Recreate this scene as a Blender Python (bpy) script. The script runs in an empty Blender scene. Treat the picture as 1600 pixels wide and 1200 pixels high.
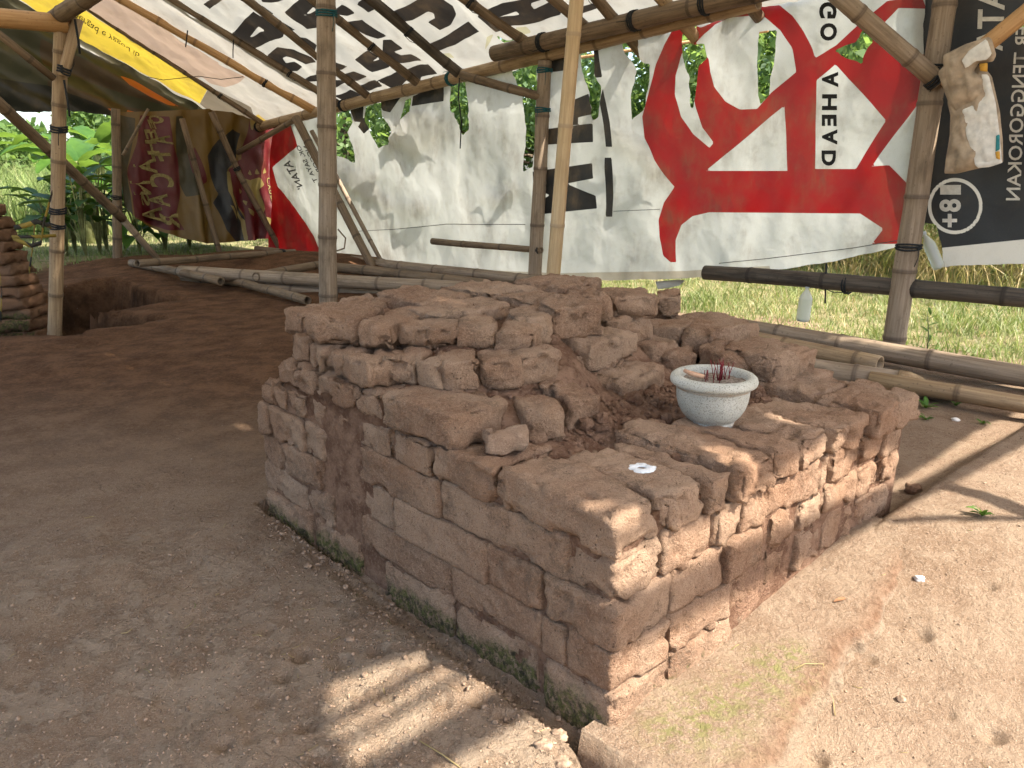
import bpy, math, random
import numpy as np
from mathutils import Vector, Matrix

random.seed(7); rng = np.random.default_rng(7)
scene = bpy.context.scene
col = scene.collection
R = math.radians

# ------------------------------------------------------------------ camera, sky, sun, exposure
F_PX, PITCH, CAM_H = 1164.0, R(16.0), 1.1
cam_d = bpy.data.cameras.new('camera'); cam = bpy.data.objects.new('camera', cam_d); col.objects.link(cam)
cam.location = (0, 0, CAM_H); cam.rotation_euler = (R(90) - PITCH, 0, 0)
cam_d.sensor_width = 36.0; cam_d.sensor_fit = 'HORIZONTAL'; cam_d.lens = F_PX / 1600.0 * 36.0
cam_d.clip_start = 0.05; cam_d.clip_end = 2000.0
scene.camera = cam
SUN_AZ, SUN_EL = R(118.0), R(50.0)
world = bpy.data.worlds.new('World'); scene.world = world; world.use_nodes = True
wn = world.node_tree; wn.nodes.clear()
w_out = wn.nodes.new('ShaderNodeOutputWorld'); w_bg = wn.nodes.new('ShaderNodeBackground')
w_sky = wn.nodes.new('ShaderNodeTexSky'); w_sky.sky_type = 'NISHITA'; w_sky.sun_disc = False
w_sky.sun_elevation = SUN_EL; w_sky.sun_rotation = SUN_AZ; w_sky.air_density = 1.0; w_sky.dust_density = 2.5; w_sky.ozone_density = 0.8
w_bg.inputs['Strength'].default_value = 0.15
wn.links.new(w_sky.outputs[0], w_bg.inputs['Color']); wn.links.new(w_bg.outputs[0], w_out.inputs['Surface'])
sun_d = bpy.data.lights.new('sun', 'SUN'); sun = bpy.data.objects.new('sun', sun_d); col.objects.link(sun)
sun_d.energy = 5.0; sun_d.angle = R(0.53); sun_d.color = (1.0, 0.93, 0.82)
sv = Vector((math.sin(SUN_AZ) * math.cos(SUN_EL), math.cos(SUN_AZ) * math.cos(SUN_EL), math.sin(SUN_EL)))
sun.rotation_euler = sv.to_track_quat('Z', 'Y').to_euler()
scene.view_settings.view_transform = 'Standard'; scene.view_settings.look = 'None'
scene.view_settings.gamma = 1.0; scene.view_settings.exposure = 1.68; scene.view_settings.use_curve_mapping = False
scene.render.engine = 'CYCLES'
scene.cycles.use_denoising = True; scene.cycles.max_bounces = 5; scene.cycles.diffuse_bounces = 3; scene.cycles.use_adaptive_sampling = True; scene.cycles.adaptive_threshold = 0.03
scene.cycles.transparent_max_bounces = 8; scene.cycles.caustics_reflective = False; scene.cycles.caustics_refractive = False
scene.cycles.sample_clamp_indirect = 6.0

# ------------------------------------------------------------------ helpers: pixel of the photograph -> point of the place
cT, sT = math.cos(PITCH), math.sin(PITCH)
CAM = np.array([0, 0, CAM_H])
def ray(u, v):
    a = (u - 800) / F_PX; b = (v - 600) / F_PX
    return np.array([a, cT - b * sT, -(b * cT + sT)])
def atz(u, v, z=0.0):
    d = ray(u, v); return CAM + d * ((z - CAM_H) / d[2])
def aty(u, v, y):
    d = ray(u, v); return CAM + d * (y / d[1])
def hit(u, v, p0, n):
    d = ray(u, v); return CAM + d * (np.dot(np.asarray(p0) - CAM, n) / np.dot(d, n))
def az(deg): return np.array([math.sin(R(deg)), math.cos(R(deg)), 0.0])

def vnoise(x, y, z, seed=0):
    x = np.asarray(x, float); y = np.asarray(y, float); z = np.asarray(z, float)
    x, y, z = np.broadcast_arrays(x, y, z)
    xi = np.floor(x).astype(np.int64); yi = np.floor(y).astype(np.int64); zi = np.floor(z).astype(np.int64)
    fx, fy, fz = x - xi, y - yi, z - zi
    sx, sy, sz = [t * t * t * (t * (t * 6 - 15) + 10) for t in (fx, fy, fz)]
    def h(i, j, k):
        n = (i * 374761393 + j * 668265263 + k * 2147483647 + seed * 144665) & 0xffffffff
        n = ((n ^ (n >> 13)) * 1274126177) & 0xffffffff
        n = ((n ^ (n >> 16)) * 2246822519) & 0xffffffff
        return ((n ^ (n >> 15)) & 0xffff) / 32767.5 - 1.0
    r = 0
    for dx in (0, 1):
        for dy in (0, 1):
            for dz in (0, 1):
                r = r + h(xi + dx, yi + dy, zi + dz) * (sx if dx else 1 - sx) * (sy if dy else 1 - sy) * (sz if dz else 1 - sz)
    return r
def fbm(x, y, z, o=4, seed=0):
    r = 0; a = 1.0; k = 1.0
    for i in range(o):
        r = r + a * vnoise(np.asarray(x) * k + 17.3 * i, np.asarray(y) * k - 9.1 * i, np.asarray(z) * k, seed + i); a *= .5; k *= 2.03
    return r
def sstep(x, a, b):
    t = np.clip((np.asarray(x, float) - a) / (b - a), 0, 1); return t * t * (3 - 2 * t)
def poly_sdf(P, poly):
    """signed distance, positive inside"""
    P = np.asarray(P, float); poly = np.asarray(poly, float); d = np.full(len(P), 1e9); ins = np.zeros(len(P), bool)
    for i in range(len(poly)):
        a = poly[i]; b = poly[(i + 1) % len(poly)]; ab = b - a
        L2 = max(1e-12, float(ab @ ab)); t = np.clip(((P - a) @ ab) / L2, 0, 1)
        d = np.minimum(d, np.hypot(P[:, 0] - a[0] - t * ab[0], P[:, 1] - a[1] - t * ab[1]))
        c = (a[1] > P[:, 1]) != (b[1] > P[:, 1])
        if abs(ab[1]) > 1e-12:
            ins ^= c & (P[:, 0] < a[0] + ab[0] * (P[:, 1] - a[1]) / ab[1])
    return np.where(ins, d, -d)

# ------------------------------------------------------------------ mesh building
def mesh_np(name, V, F, attrs=None, smooth=True):
    V = np.asarray(V, np.float32); me = bpy.data.meshes.new(name)
    Fs = [np.asarray(f, np.int32) for f in (F if isinstance(F, (list, tuple)) else [F]) if len(f)]
    me.vertices.add(len(V)); me.vertices.foreach_set('co', V.ravel())
    idx = np.concatenate([f.ravel() for f in Fs]); cnt = np.concatenate([np.full(len(f), f.shape[1], np.int32) for f in Fs])
    me.loops.add(len(idx)); me.loops.foreach_set('vertex_index', idx)
    me.polygons.add(len(cnt)); st = np.zeros(len(cnt), np.int32); st[1:] = np.cumsum(cnt)[:-1]
    me.polygons.foreach_set('loop_start', st); me.polygons.foreach_set('loop_total', cnt)
    me.polygons.foreach_set('use_smooth', np.full(len(cnt), smooth, bool))
    me.update(calc_edges=True)
    for k, a in (attrs or {}).items():
        at = me.attributes.new(k, 'FLOAT', 'POINT'); at.data.foreach_set('value', np.asarray(a, np.float32))
    me.validate()
    return me
def link(name, me, mat=None, parent=None, loc=None):
    o = bpy.data.objects.new(name, me); col.objects.link(o)
    if mat is not None and me is not None and not me.materials: me.materials.append(mat)
    if parent is not None: o.parent = parent
    if loc is not None: o.location = loc
    return o
def tag(o, label=None, cat=None, group=None, kind=None):
    if label: o['label'] = label
    if cat: o['category'] = cat
    if group: o['group'] = group
    if kind: o['kind'] = kind
    return o
def empty(name, loc, label=None, cat=None, group=None):
    o = bpy.data.objects.new(name, None); col.objects.link(o); o.location = loc; o.empty_display_size = .1
    return tag(o, label, cat, group)

class MB:
    """collects pieces with per-vertex attributes into one mesh"""
    def __init__(s): s.V = []; s.Q = []; s.T = []; s.n = 0
    def add(s, V, Q=None, T=None):
        V = np.asarray(V, float); s.V.append(V)
        if Q is not None and len(Q): s.Q.append(np.asarray(Q) + s.n)
        if T is not None and len(T): s.T.append(np.asarray(T) + s.n)
        s.n += len(V)
    def tube(s, pts, radii, k=8, cap=True):
        V, Q, T = tube(pts, radii, k, cap); s.add(V, Q, T)
    def mesh(s, name, smooth=True):
        F = []
        if s.Q: F.append(np.concatenate(s.Q))
        if s.T: F.append(np.concatenate(s.T))
        return mesh_np(name, np.concatenate(s.V), F, smooth=smooth)
def tube(pts, radii, k=8, cap=True):
    pts = np.asarray(pts, float); m = len(pts); radii = np.broadcast_to(np.asarray(radii, float), (m,))
    tg = np.gradient(pts, axis=0); tg /= np.linalg.norm(tg, axis=1)[:, None] + 1e-12
    up = np.array([0, 0, 1.0]) if abs(tg[0][2]) < .9 else np.array([1.0, 0, 0])
    V = []; n = np.cross(tg[0], up); n /= np.linalg.norm(n)
    for i in range(m):
        n = n - tg[i] * (n @ tg[i]); n /= np.linalg.norm(n) + 1e-12; b = np.cross(tg[i], n)
        for j in range(k):
            a = 2 * math.pi * j / k; V.append(pts[i] + radii[i] * (math.cos(a) * n + math.sin(a) * b))
    Q = [(i * k + j, i * k + (j + 1) % k, (i + 1) * k + (j + 1) % k, (i + 1) * k + j) for i in range(m - 1) for j in range(k)]
    T = []
    if cap:
        V += [pts[0], pts[-1]]; c0 = m * k; c1 = c0 + 1
        T = [(c0, (j + 1) % k, j) for j in range(k)] + [(c1, (m - 1) * k + j, (m - 1) * k + (j + 1) % k) for j in range(k)]
    return np.array(V), np.array(Q, int), np.array(T, int).reshape(-1, 3)
def lathe(prof, k=40):
    prof = np.asarray(prof, float); m = len(prof); an = np.arange(k) * 2 * math.pi / k
    V = np.concatenate([np.c_[r * np.cos(an), r * np.sin(an), np.full(k, z)] for r, z in prof])
    Q = [(i * k + j, i * k + (j + 1) % k, (i + 1) * k + (j + 1) % k, (i + 1) * k + j) for i in range(m - 1) for j in range(k)]
    return V, np.array(Q)
_lat = {}
def box_lattice(nx, ny, nz):
    if (nx, ny, nz) in _lat: return _lat[(nx, ny, nz)]
    ids = {}; V = []; Q = []
    def vid(i, j, k):
        if (i, j, k) not in ids: ids[(i, j, k)] = len(V); V.append((i / nx - .5, j / ny - .5, k / nz - .5))
        return ids[(i, j, k)]
    for i in range(nx):
        for j in range(ny):
            Q.append((vid(i, j, 0), vid(i, j + 1, 0), vid(i + 1, j + 1, 0), vid(i + 1, j, 0)))
            Q.append((vid(i, j, nz), vid(i + 1, j, nz), vid(i + 1, j + 1, nz), vid(i, j + 1, nz)))
    for i in range(nx):
        for k in range(nz):
            Q.append((vid(i, 0, k), vid(i + 1, 0, k), vid(i + 1, 0, k + 1), vid(i, 0, k + 1)))
            Q.append((vid(i, ny, k), vid(i, ny, k + 1), vid(i + 1, ny, k + 1), vid(i + 1, ny, k)))
    for j in range(ny):
        for k in range(nz):
            Q.append((vid(0, j, k), vid(0, j, k + 1), vid(0, j + 1, k + 1), vid(0, j + 1, k)))
            Q.append((vid(nx, j, k), vid(nx, j + 1, k), vid(nx, j + 1, k + 1), vid(nx, j, k + 1)))
    _lat[(nx, ny, nz)] = (np.array(V), np.array(Q)); return _lat[(nx, ny, nz)]

# ------------------------------------------------------------------ materials
def mat_new(name):
    m = bpy.data.materials.new(name); m.use_nodes = True; nt = m.node_tree; nt.nodes.clear()
    out = nt.nodes.new('ShaderNodeOutputMaterial'); return m, nt, out
class NT:
    def __init__(s, nt): s.nt = nt; s._pos = None
    def n(s, t, **kw):
        nd = s.nt.nodes.new(t)
        for k, v in kw.items(): setattr(nd, k, v)
        return nd
    def set(s, sock, v):
        if hasattr(v, 'is_linked') or isinstance(v, bpy.types.NodeSocket): s.nt.links.new(v, sock)
        else:
            if sock.type == 'RGBA' and isinstance(v, (tuple, list)) and len(v) == 3: v = (*v, 1)
            sock.default_value = v
    def pos(s):
        if s._pos is None: s._pos = s.n('ShaderNodeNewGeometry').outputs['Position']
        return s._pos
    def obj(s): return s.n('ShaderNodeTexCoord').outputs['Object']
    def attr(s, name): return s.n('ShaderNodeAttribute', attribute_name=name).outputs['Fac']
    def scale(s, vec, v3):
        m = s.n('ShaderNodeMapping'); s.set(m.inputs['Vector'], vec); m.inputs['Scale'].default_value = v3; return m.outputs[0]
    def noise(s, vec, scale, detail=4, rough=.55, dist=0.0):
        m = s.n('ShaderNodeTexNoise'); s.set(m.inputs['Vector'], vec); m.inputs['Scale'].default_value = scale
        m.inputs['Detail'].default_value = detail; m.inputs['Roughness'].default_value = rough; m.inputs['Distortion'].default_value = dist; return m.outputs['Fac']
    def voro(s, vec, scale, feature='F1', rnd=1.0):
        m = s.n('ShaderNodeTexVoronoi', feature=feature); s.set(m.inputs['Vector'], vec); m.inputs['Scale'].default_value = scale
        m.inputs['Randomness'].default_value = rnd; return m.outputs['Distance']
    def math(s, op, a, b=0.0, c=0.0, clamp=False):
        m = s.n('ShaderNodeMath', operation=op, use_clamp=clamp)
        for i, v in enumerate((a, b, c)): s.set(m.inputs[i], v)
        return m.outputs[0]
    def ramp(s, f, lo, hi, a=0.0, b=1.0):
        m = s.n('ShaderNodeMapRange', clamp=True, interpolation_type='SMOOTHSTEP'); s.set(m.inputs['Value'], f)
        m.inputs['From Min'].default_value = lo; m.inputs['From Max'].default_value = hi
        m.inputs['To Min'].default_value = a; m.inputs['To Max'].default_value = b; return m.outputs[0]
    def mix(s, f, a, b, blend='MIX'):
        m = s.n('ShaderNodeMix', data_type='RGBA', blend_type=blend)
        s.set(m.inputs[0], f); s.set(m.inputs[6], a); s.set(m.inputs[7], b); return m.outputs[2]
    def bump(s, h, strength, dist, normal=None):
        m = s.n('ShaderNodeBump'); m.inputs['Strength'].default_value = strength; m.inputs['Distance'].default_value = dist
        s.set(m.inputs['Height'], h)
        if normal is not None: s.set(m.inputs['Normal'], normal)
        return m.outputs[0]
    def sep(s, v):
        m = s.n('ShaderNodeSeparateXYZ'); s.set(m.inputs[0], v); return m.outputs
    def princ(s, out, color, rough=.9, normal=None, spec=.25, metal=0.0):
        b = s.n('ShaderNodeBsdfPrincipled'); s.set(b.inputs['Base Color'], color); s.set(b.inputs['Roughness'], rough)
        b.inputs['Specular IOR Level'].default_value = spec; b.inputs['Metallic'].default_value = metal
        if normal is not None: s.set(b.inputs['Normal'], normal)
        s.nt.links.new(b.outputs[0], out.inputs['Surface']); return b

def simple(name, c, rough=.8, var=.25, scale=30, bump=.2, spec=.25, bd=.004):
    m, nt, out = mat_new(name); t = NT(nt); p = t.obj()
    n1 = t.noise(p, scale, 4); cc = t.mix(t.ramp(n1, .3, .7), tuple(x * (1 - var) for x in c), tuple(min(1, x * (1 + var)) for x in c))
    t.princ(out, cc, rough, t.bump(n1, bump, bd) if bump else None, spec); return m

def mk_brick(name, base, dark, light, moss=False):
    m, nt, out = mat_new(name); t = NT(nt); p = t.pos()
    rnd = t.n('ShaderNodeObjectInfo').outputs['Random']
    big = t.noise(p, 5.0, 4); mid = t.noise(p, 26, 6, .65); fine = t.noise(p, 120, 5, .7)
    c = t.mix(t.ramp(t.math('ADD', t.math('MULTIPLY', rnd, .22), t.math('MULTIPLY', big, 1.0)), .35, .85), base, light)
    c = t.mix(t.ramp(mid, .42, .72), c, t.mix(.5, c, light))
    # dark lichen and soot blotches, pores
    bl = t.math('MULTIPLY', t.ramp(t.noise(p, 9.0, 7, .72), .51, .64), t.ramp(fine, .40, .58))
    c = t.mix(t.math('MULTIPLY', bl, .72), c, dark)
    p2 = t.math('MULTIPLY', t.ramp(t.voro(p, 170), .12, .24, 1, 0), t.ramp(t.noise(p, 22, 3), .44, .58)); c = t.mix(t.math('MULTIPLY', p2, .65), c, dark)
    pore = t.ramp(t.voro(p, 85), .10, .22, 1, 0); pm = t.ramp(t.noise(p, 30, 3), .50, .64)
    c = t.mix(t.math('MULTIPLY', t.math('MULTIPLY', pore, pm), .8), c, dark)
    c = t.mix(t.ramp(fine, .35, .75, 0, .38), c, tuple(min(.9, x * 1.5) for x in light))
    c = t.mix(t.ramp(t.noise(p, 2.4, 3), .5, .68, 0, .5), c, (.28, .15, .085))
    h = t.math('ADD', t.math('MULTIPLY', mid, 1.0), t.math('MULTIPLY', fine, .5))
    h = t.math('SUBTRACT', h, t.math('MULTIPLY', t.math('MULTIPLY', pore, pm), .5))
    # hairline cracks
    wv = t.n('ShaderNodeVectorMath', operation='MULTIPLY_ADD'); nz = t.n('ShaderNodeTexNoise'); t.set(nz.inputs['Vector'], p); nz.inputs['Scale'].default_value = 12
    t.set(wv.inputs[0], nz.outputs['Color']); wv.inputs[1].default_value = (.09, .09, .09); t.set(wv.inputs[2], p)
    cr = t.math('MULTIPLY', t.ramp(t.voro(wv.outputs[0], 17, 'DISTANCE_TO_EDGE'), .0, .03, 1, 0), t.ramp(t.noise(p, 11, 4, .7), .52, .66))
    c = t.mix(t.math('MULTIPLY', cr, .3), c, dark); h = t.math('SUBTRACT', h, t.math('MULTIPLY', cr, .22))
    gr = t.noise(p, 330, 3, .8); c = t.mix(t.ramp(gr, .55, .68, 0, .55), c, tuple(min(.9, x * 1.45) for x in light)); c = t.mix(t.ramp(gr, .45, .33, 0, .6), c, tuple(x * 1.6 for x in dark)); h = t.math('ADD', h, t.math('MULTIPLY', gr, .3))
    if moss:
        z = t.sep(p)[2]
        mk = t.ramp(t.math('ADD', t.math('MULTIPLY', z, -7.0), t.math('MULTIPLY', t.noise(p, 5, 6, .7), 1.6)), .58, .84)
        geo = t.n('ShaderNodeNewGeometry'); nx = t.n('ShaderNodeVectorMath', operation='DOT_PRODUCT'); t.set(nx.inputs[0], geo.outputs['True Normal']); nx.inputs[1].default_value = (-.7, -.7, 0)
        mk = t.math('MULTIPLY', mk, t.ramp(nx.outputs['Value'], .1, .5))
        mc = t.mix(t.ramp(t.noise(p, 60, 5, .7), .38, .62), (.028, .030, .016), (.105, .112, .028))
        mk = t.math('MULTIPLY', mk, t.ramp(t.noise(p, 70, 4, .75), .36, .56, .25, .9)); c = t.mix(mk, c, mc)
    t.princ(out, c, .95, t.bump(h, 1.0, .018), .12); return m
M = {}
M['brick'] = mk_brick('weathered_brick', (.220, .122, .074), (.042, .029, .021), (.375, .256, .174), True)
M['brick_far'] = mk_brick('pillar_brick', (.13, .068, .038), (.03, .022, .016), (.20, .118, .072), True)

def mk_soil():
    m, nt, out = mat_new('soil'); t = NT(nt); p = t.pos(); gm = t.attr('grass')
    big = t.noise(p, .9, 4); mid = t.noise(p, 6, 6, .62); fine = t.noise(p, 55, 6, .72); grit = t.noise(p, 260, 3, .8)
    xyz = t.sep(p)
    c = t.mix(t.ramp(big, .35, .65), (.260, .168, .106), (.335, .230, .156))
    c = t.mix(t.ramp(mid, .45, .60, 0, .55), c, (.39, .285, .195))
    c = t.mix(t.ramp(fine, .52, .64, 0, .5), c, (.43, .325, .23))
    c = t.mix(t.ramp(fine, .45, .32, 0, .6), c, (.14, .09, .06))
    c = t.mix(t.ramp(grit, .55, .68, 0, .65), c, (.55, .47, .38))
    c = t.mix(t.ramp(grit, .45, .32, 0, .7), c, (.10, .068, .048))
    # redder earth towards the back pit, with deeper shade put into the colour
    back = t.math('MULTIPLY', t.ramp(xyz[1], 1.5, 4.2), t.ramp(xyz[0], 1.3, -.4))
    c = t.mix(t.math('MULTIPLY', back, .93), c, t.mix(t.ramp(t.math('ADD', t.math('MULTIPLY', mid, .6), t.math('MULTIPLY', fine, .4)), .36, .64), (.075, .033, .014), (.185, .092, .045)))
    crust = t.math('MULTIPLY', t.ramp(t.noise(p, 7.5, 9, .72), .500, .525), t.math('MULTIPLY', t.ramp(xyz[0], .5, -.1), t.ramp(xyz[1], 2.6, 1.4))); c = t.mix(t.math('MULTIPLY', crust, .45), c, (.41, .325, .24))
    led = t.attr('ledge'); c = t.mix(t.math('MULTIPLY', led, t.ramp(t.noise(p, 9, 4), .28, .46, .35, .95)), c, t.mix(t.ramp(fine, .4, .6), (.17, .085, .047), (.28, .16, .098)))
    c = t.mix(t.math('MULTIPLY', t.attr('sunlit_cream'), t.ramp(t.noise(p, 40, 4), .35, .58, .1, .6)), c, (.43, .34, .245))  # pale cream put into the ledge's side for its sunlit look
    mo = t.attr('moss'); c = t.mix(t.math('MULTIPLY', mo, t.ramp(t.noise(p, 40, 5, .7), .42, .62)), c, (.20, .21, .055))
    cl = t.attr('dust'); c = t.mix(t.math('MULTIPLY', cl, t.ramp(t.noise(p, 20, 4), .3, .7, .1, .5)), c, (.45, .335, .235))
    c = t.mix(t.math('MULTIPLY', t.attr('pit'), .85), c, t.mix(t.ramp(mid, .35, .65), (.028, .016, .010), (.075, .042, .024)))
    # white bird lime flecks
    lf = t.math('MULTIPLY', t.ramp(t.voro(p, 16), .028, .05, 1, 0), t.ramp(t.noise(p, 1.3, 2), .56, .64)); c = t.mix(lf, c, (.62, .58, .52))
    wv = t.n('ShaderNodeVectorMath', operation='MULTIPLY_ADD'); nz = t.n('ShaderNodeTexNoise'); t.set(nz.inputs['Vector'], p); nz.inputs['Scale'].default_value = 9
    t.set(wv.inputs[0], nz.outputs['Color']); wv.inputs[1].default_value = (.16, .16, .16); t.set(wv.inputs[2], p)
    ck = t.math('MULTIPLY', t.ramp(t.voro(wv.outputs[0], 15, 'DISTANCE_TO_EDGE'), 0, .05, 1, 0), t.math('MULTIPLY', t.ramp(t.noise(p, 3.2, 5, .7), .50, .62), t.ramp(xyz[0], .0, -.4)))
    c = t.mix(t.math('MULTIPLY', ck, .28), c, (.11, .07, .045))
    gcol = t.mix(t.ramp(mid, .35, .65), (.17, .18, .07), (.36, .30, .17)); c = t.mix(gm, c, gcol)
    h = t.math('ADD', t.math('MULTIPLY', fine, 1.0), t.math('MULTIPLY', grit, .35)); h = t.math('SUBTRACT', h, t.math('MULTIPLY', ck, .3))
    h = t.math('ADD', h, t.math('ADD', t.math('MULTIPLY', mid, .6), t.math('MULTIPLY', crust, .4)))
    t.princ(out, c, .97, t.bump(h, 1.0, .028), .1); return m
M['soil'] = mk_soil()
def mk_core():
    m, nt, out = mat_new('crumbled_earth'); t = NT(nt); p = t.pos()
    mid = t.noise(p, 14, 6, .65); fine = t.noise(p, 90, 5, .75)
    c = t.mix(t.ramp(mid, .38, .64), (.15, .080, .050), (.29, .175, .115)); c = t.mix(t.ramp(fine, .5, .7, 0, .6), c, (.36, .24, .17)); c = t.mix(t.ramp(fine, .45, .3, 0, .7), c, (.07, .045, .032))
    t.princ(out, c, .97, t.bump(t.math('ADD', fine, mid), .9, .02), .1); return m
M['core'] = mk_core()

def mk_bamboo(name, c0, c1, node=(.12, .08, .05), rough=.55, stain=.5):
    m, nt, out = mat_new(name); t = NT(nt); o = t.obj(); rnd = t.n('ShaderNodeObjectInfo').outputs['Random']
    off = t.n('ShaderNodeVectorMath', operation='ADD'); t.set(off.inputs[0], o); cb = t.n('ShaderNodeCombineXYZ'); t.set(cb.inputs[2], t.math('MULTIPLY', rnd, 30)); t.set(off.inputs[1], cb.outputs[0]); o2 = off.outputs[0]
    st = t.noise(t.scale(o2, (1, 1, .045)), 70, 5, .6); bl = t.noise(t.scale(o2, (1, 1, .35)), 9, 5, .65)
    c = t.mix(t.ramp(st, .3, .7), c0, c1); c = t.mix(t.ramp(bl, .50, .70, 0, stain), c, tuple(x * .35 for x in c0))
    c = t.mix(t.ramp(t.noise(o2, 60, 3), .62, .72, 0, .5), c, node)
    c = t.mix(t.math('MULTIPLY', t.attr('node'), .75), c, node)
    t.princ(out, c, t.ramp(bl, .3, .7, rough - .1, rough + .2), t.bump(t.math('ADD', st, bl), .35, .004), .35); return m
M['bam'] = mk_bamboo('dry_bamboo', (.24, .155, .085), (.38, .27, .155), (.08, .05, .03))
M['bam_dark'] = mk_bamboo('weathered_dark_bamboo', (.115, .078, .047), (.21, .145, .088), (.045, .032, .022), .65)
M['bam_black'] = mk_bamboo('blackened_bamboo', (.045, .036, .028), (.105, .082, .060), (.02, .016, .012), .65)
M['bam_light'] = mk_bamboo('pale_bamboo', (.42, .29, .155), (.55, .41, .24), (.35, .26, .17), .45, .15)
M['bam_grey'] = mk_bamboo('grey_bamboo', (.19, .138, .092), (.31, .235, .165), (.075, .05, .034), .6)
M['bam_red'] = mk_bamboo('orange_bamboo', (.36, .19, .075), (.50, .30, .13), (.15, .08, .04), .45, .2)
M['rope'] = simple('dark_rope', (.018, .02, .022), .8, .3, 200, .3)
M['rope_teal'] = simple('teal_rope', (.012, .075, .085), .7, .3, 200, .3)

def mk_tarp(name, base, inks, transl=.42, dirt=.5, rough=.5):
    """inks: list of (attribute, colour); attribute > 0 means printed"""
    m, nt, out = mat_new(name); t = NT(nt); p = t.pos()
    d1 = t.noise(p, 2.6, 6, .65); d2 = t.noise(t.scale(p, (1, 1, .3)), 9, 5, .7); fn = t.noise(p, 140, 3)
    c = base
    for a, cc in inks: c = t.mix(t.ramp(t.attr(a), -.0016, .0016), c, cc)
    dm = t.math('MULTIPLY', t.ramp(d1, .42, .72), t.ramp(d2, .35, .65, .3, 1))
    c = t.mix(t.math('MULTIPLY', dm, dirt), c, t.mix(.65, c, (.16, .105, .055)))
    c = t.mix(t.ramp(fn, .55, .75, 0, .12), c, (.12, .09, .06))
    nrm = t.bump(t.math('ADD', t.noise(p, 4.5, 3, .5, .4), t.math('MULTIPLY', fn, .03)), .35, .03)
    df = t.n('ShaderNodeBsdfDiffuse'); t.set(df.inputs['Color'], c); t.set(df.inputs['Normal'], nrm)
    tr = t.n('ShaderNodeBsdfTranslucent'); t.set(tr.inputs['Color'], c); t.set(tr.inputs['Normal'], nrm)
    gl = t.n('ShaderNodeBsdfGlossy'); gl.inputs['Roughness'].default_value = rough; gl.inputs['Color'].default_value = (.9, .9, .9, 1); t.set(gl.inputs['Normal'], nrm)
    m1 = t.n('ShaderNodeMixShader'); m1.inputs[0].default_value = transl; nt.links.new(df.outputs[0], m1.inputs[1]); nt.links.new(tr.outputs[0], m1.inputs[2])
    m2 = t.n('ShaderNodeMixShader'); m2.inputs[0].default_value = .04; nt.links.new(m1.outputs[0], m2.inputs[1]); nt.links.new(gl.outputs[0], m2.inputs[2])
    nt.links.new(m2.outputs[0], out.inputs['Surface']); return m
WHITE = (.63, .64, .60); RED = (.31, .005, .007); BLACK = (.012, .012, .012)
M['tarp_wall'] = mk_tarp('white_red_tarp', WHITE, [('red', RED), ('black', BLACK), ('stain', (.42, .38, .30))], .40, .8)
M['tarp_end'] = mk_tarp('gold_red_tarp', (.135, .076, .012), [('olive', (.036, .030, .010)), ('red', (.085, .003, .006)), ('black', (.010, .011, .013)), ('gold', (.22, .165, .05))], .14, .5)
M['tarp_black'] = mk_tarp('black_tarp', (.016, .018, .020), [('white', (.60, .58, .52))], .15, .3)
M['tarp_letters'] = mk_tarp('white_letter_tarp', (.43, .42, .37), [('black', (.018, .016, .014)), ('green', (.36, .34, .22))], .34)
M['tarp_yellow'] = mk_tarp('yellow_tarp', (.44, .41, .35), [('skin', (.37, .27, .20)), ('yellow', (.55, .40, .045)), ('grey', (.17, .14, .10)), ('gold', (.50, .34, .07))], .34)
M['tarp_gable'] = mk_tarp('dark_gable_tarp', (.040, .037, .018), [('brown', (.055, .030, .014)), ('orange', (.42, .10, .012)), ('blackish', (.008, .008, .007))], .18, .4)  # olive sheet with brown, orange and blackish parts
M['tarp_plain'] = mk_tarp('plain_tarp', (.52, .51, .47), [], .40, .4)
M['ink_black'] = simple('print_black', (.016, .016, .016), .7, .1, 40, 0)
M['ink_white'] = simple('print_white', (.58, .56, .50), .7, .1, 40, 0)
M['ink_grey'] = simple('print_grey', (.10, .10, .095), .7, .15, 40, 0)
M['ink_gold'] = simple('print_gold', (.20, .16, .06), .7, .25, 40, 0)
M['ink_green'] = simple('print_dark_green', (.06, .05, .01), .7, .1, 40, 0)

def mk_leaf(name, c0, c1, tr=.45, scale=3.0, yellow=None):
    m, nt, out = mat_new(name); t = NT(nt); p = t.pos(); rnd = t.n('ShaderNodeObjectInfo').outputs['Random']
    f = t.math('ADD', t.math('MULTIPLY', t.noise(p, scale, 3), .8), t.math('MULTIPLY', t.noise(p, scale * 9, 2), .35))
    c = t.mix(t.ramp(f, .35, .8), c0, c1)
    if yellow: c = t.mix(t.ramp(t.noise(p, scale * 4, 2), .56, .68), c, yellow)
    df = t.n('ShaderNodeBsdfPrincipled'); t.set(df.inputs['Base Color'], c); df.inputs['Roughness'].default_value = .5; df.inputs['Specular IOR Level'].default_value = .35
    tl = t.n('ShaderNodeBsdfTranslucent'); t.set(tl.inputs['Color'], t.mix(.4, c, (.30, .42, .05)))
    m1 = t.n('ShaderNodeMixShader'); m1.inputs[0].default_value = tr; nt.links.new(df.outputs[0], m1.inputs[1]); nt.links.new(tl.outputs[0], m1.inputs[2])
    nt.links.new(m1.outputs[0], out.inputs['Surface']); return m
M['leaf'] = mk_leaf('tree_leaf', (.09, .17, .05), (.20, .29, .10), .6, .7)
M['leaf_b'] = mk_leaf('tree_leaf_dark', (.07, .14, .06), (.15, .23, .11), .6, .8)
M['banana'] = mk_leaf('banana_leaf', (.040, .11, .018), (.10, .20, .03), .45, 1.5)
M['broad'] = mk_leaf('broad_leaf', (.020, .075, .014), (.06, .14, .022), .35, 2.0)
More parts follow.
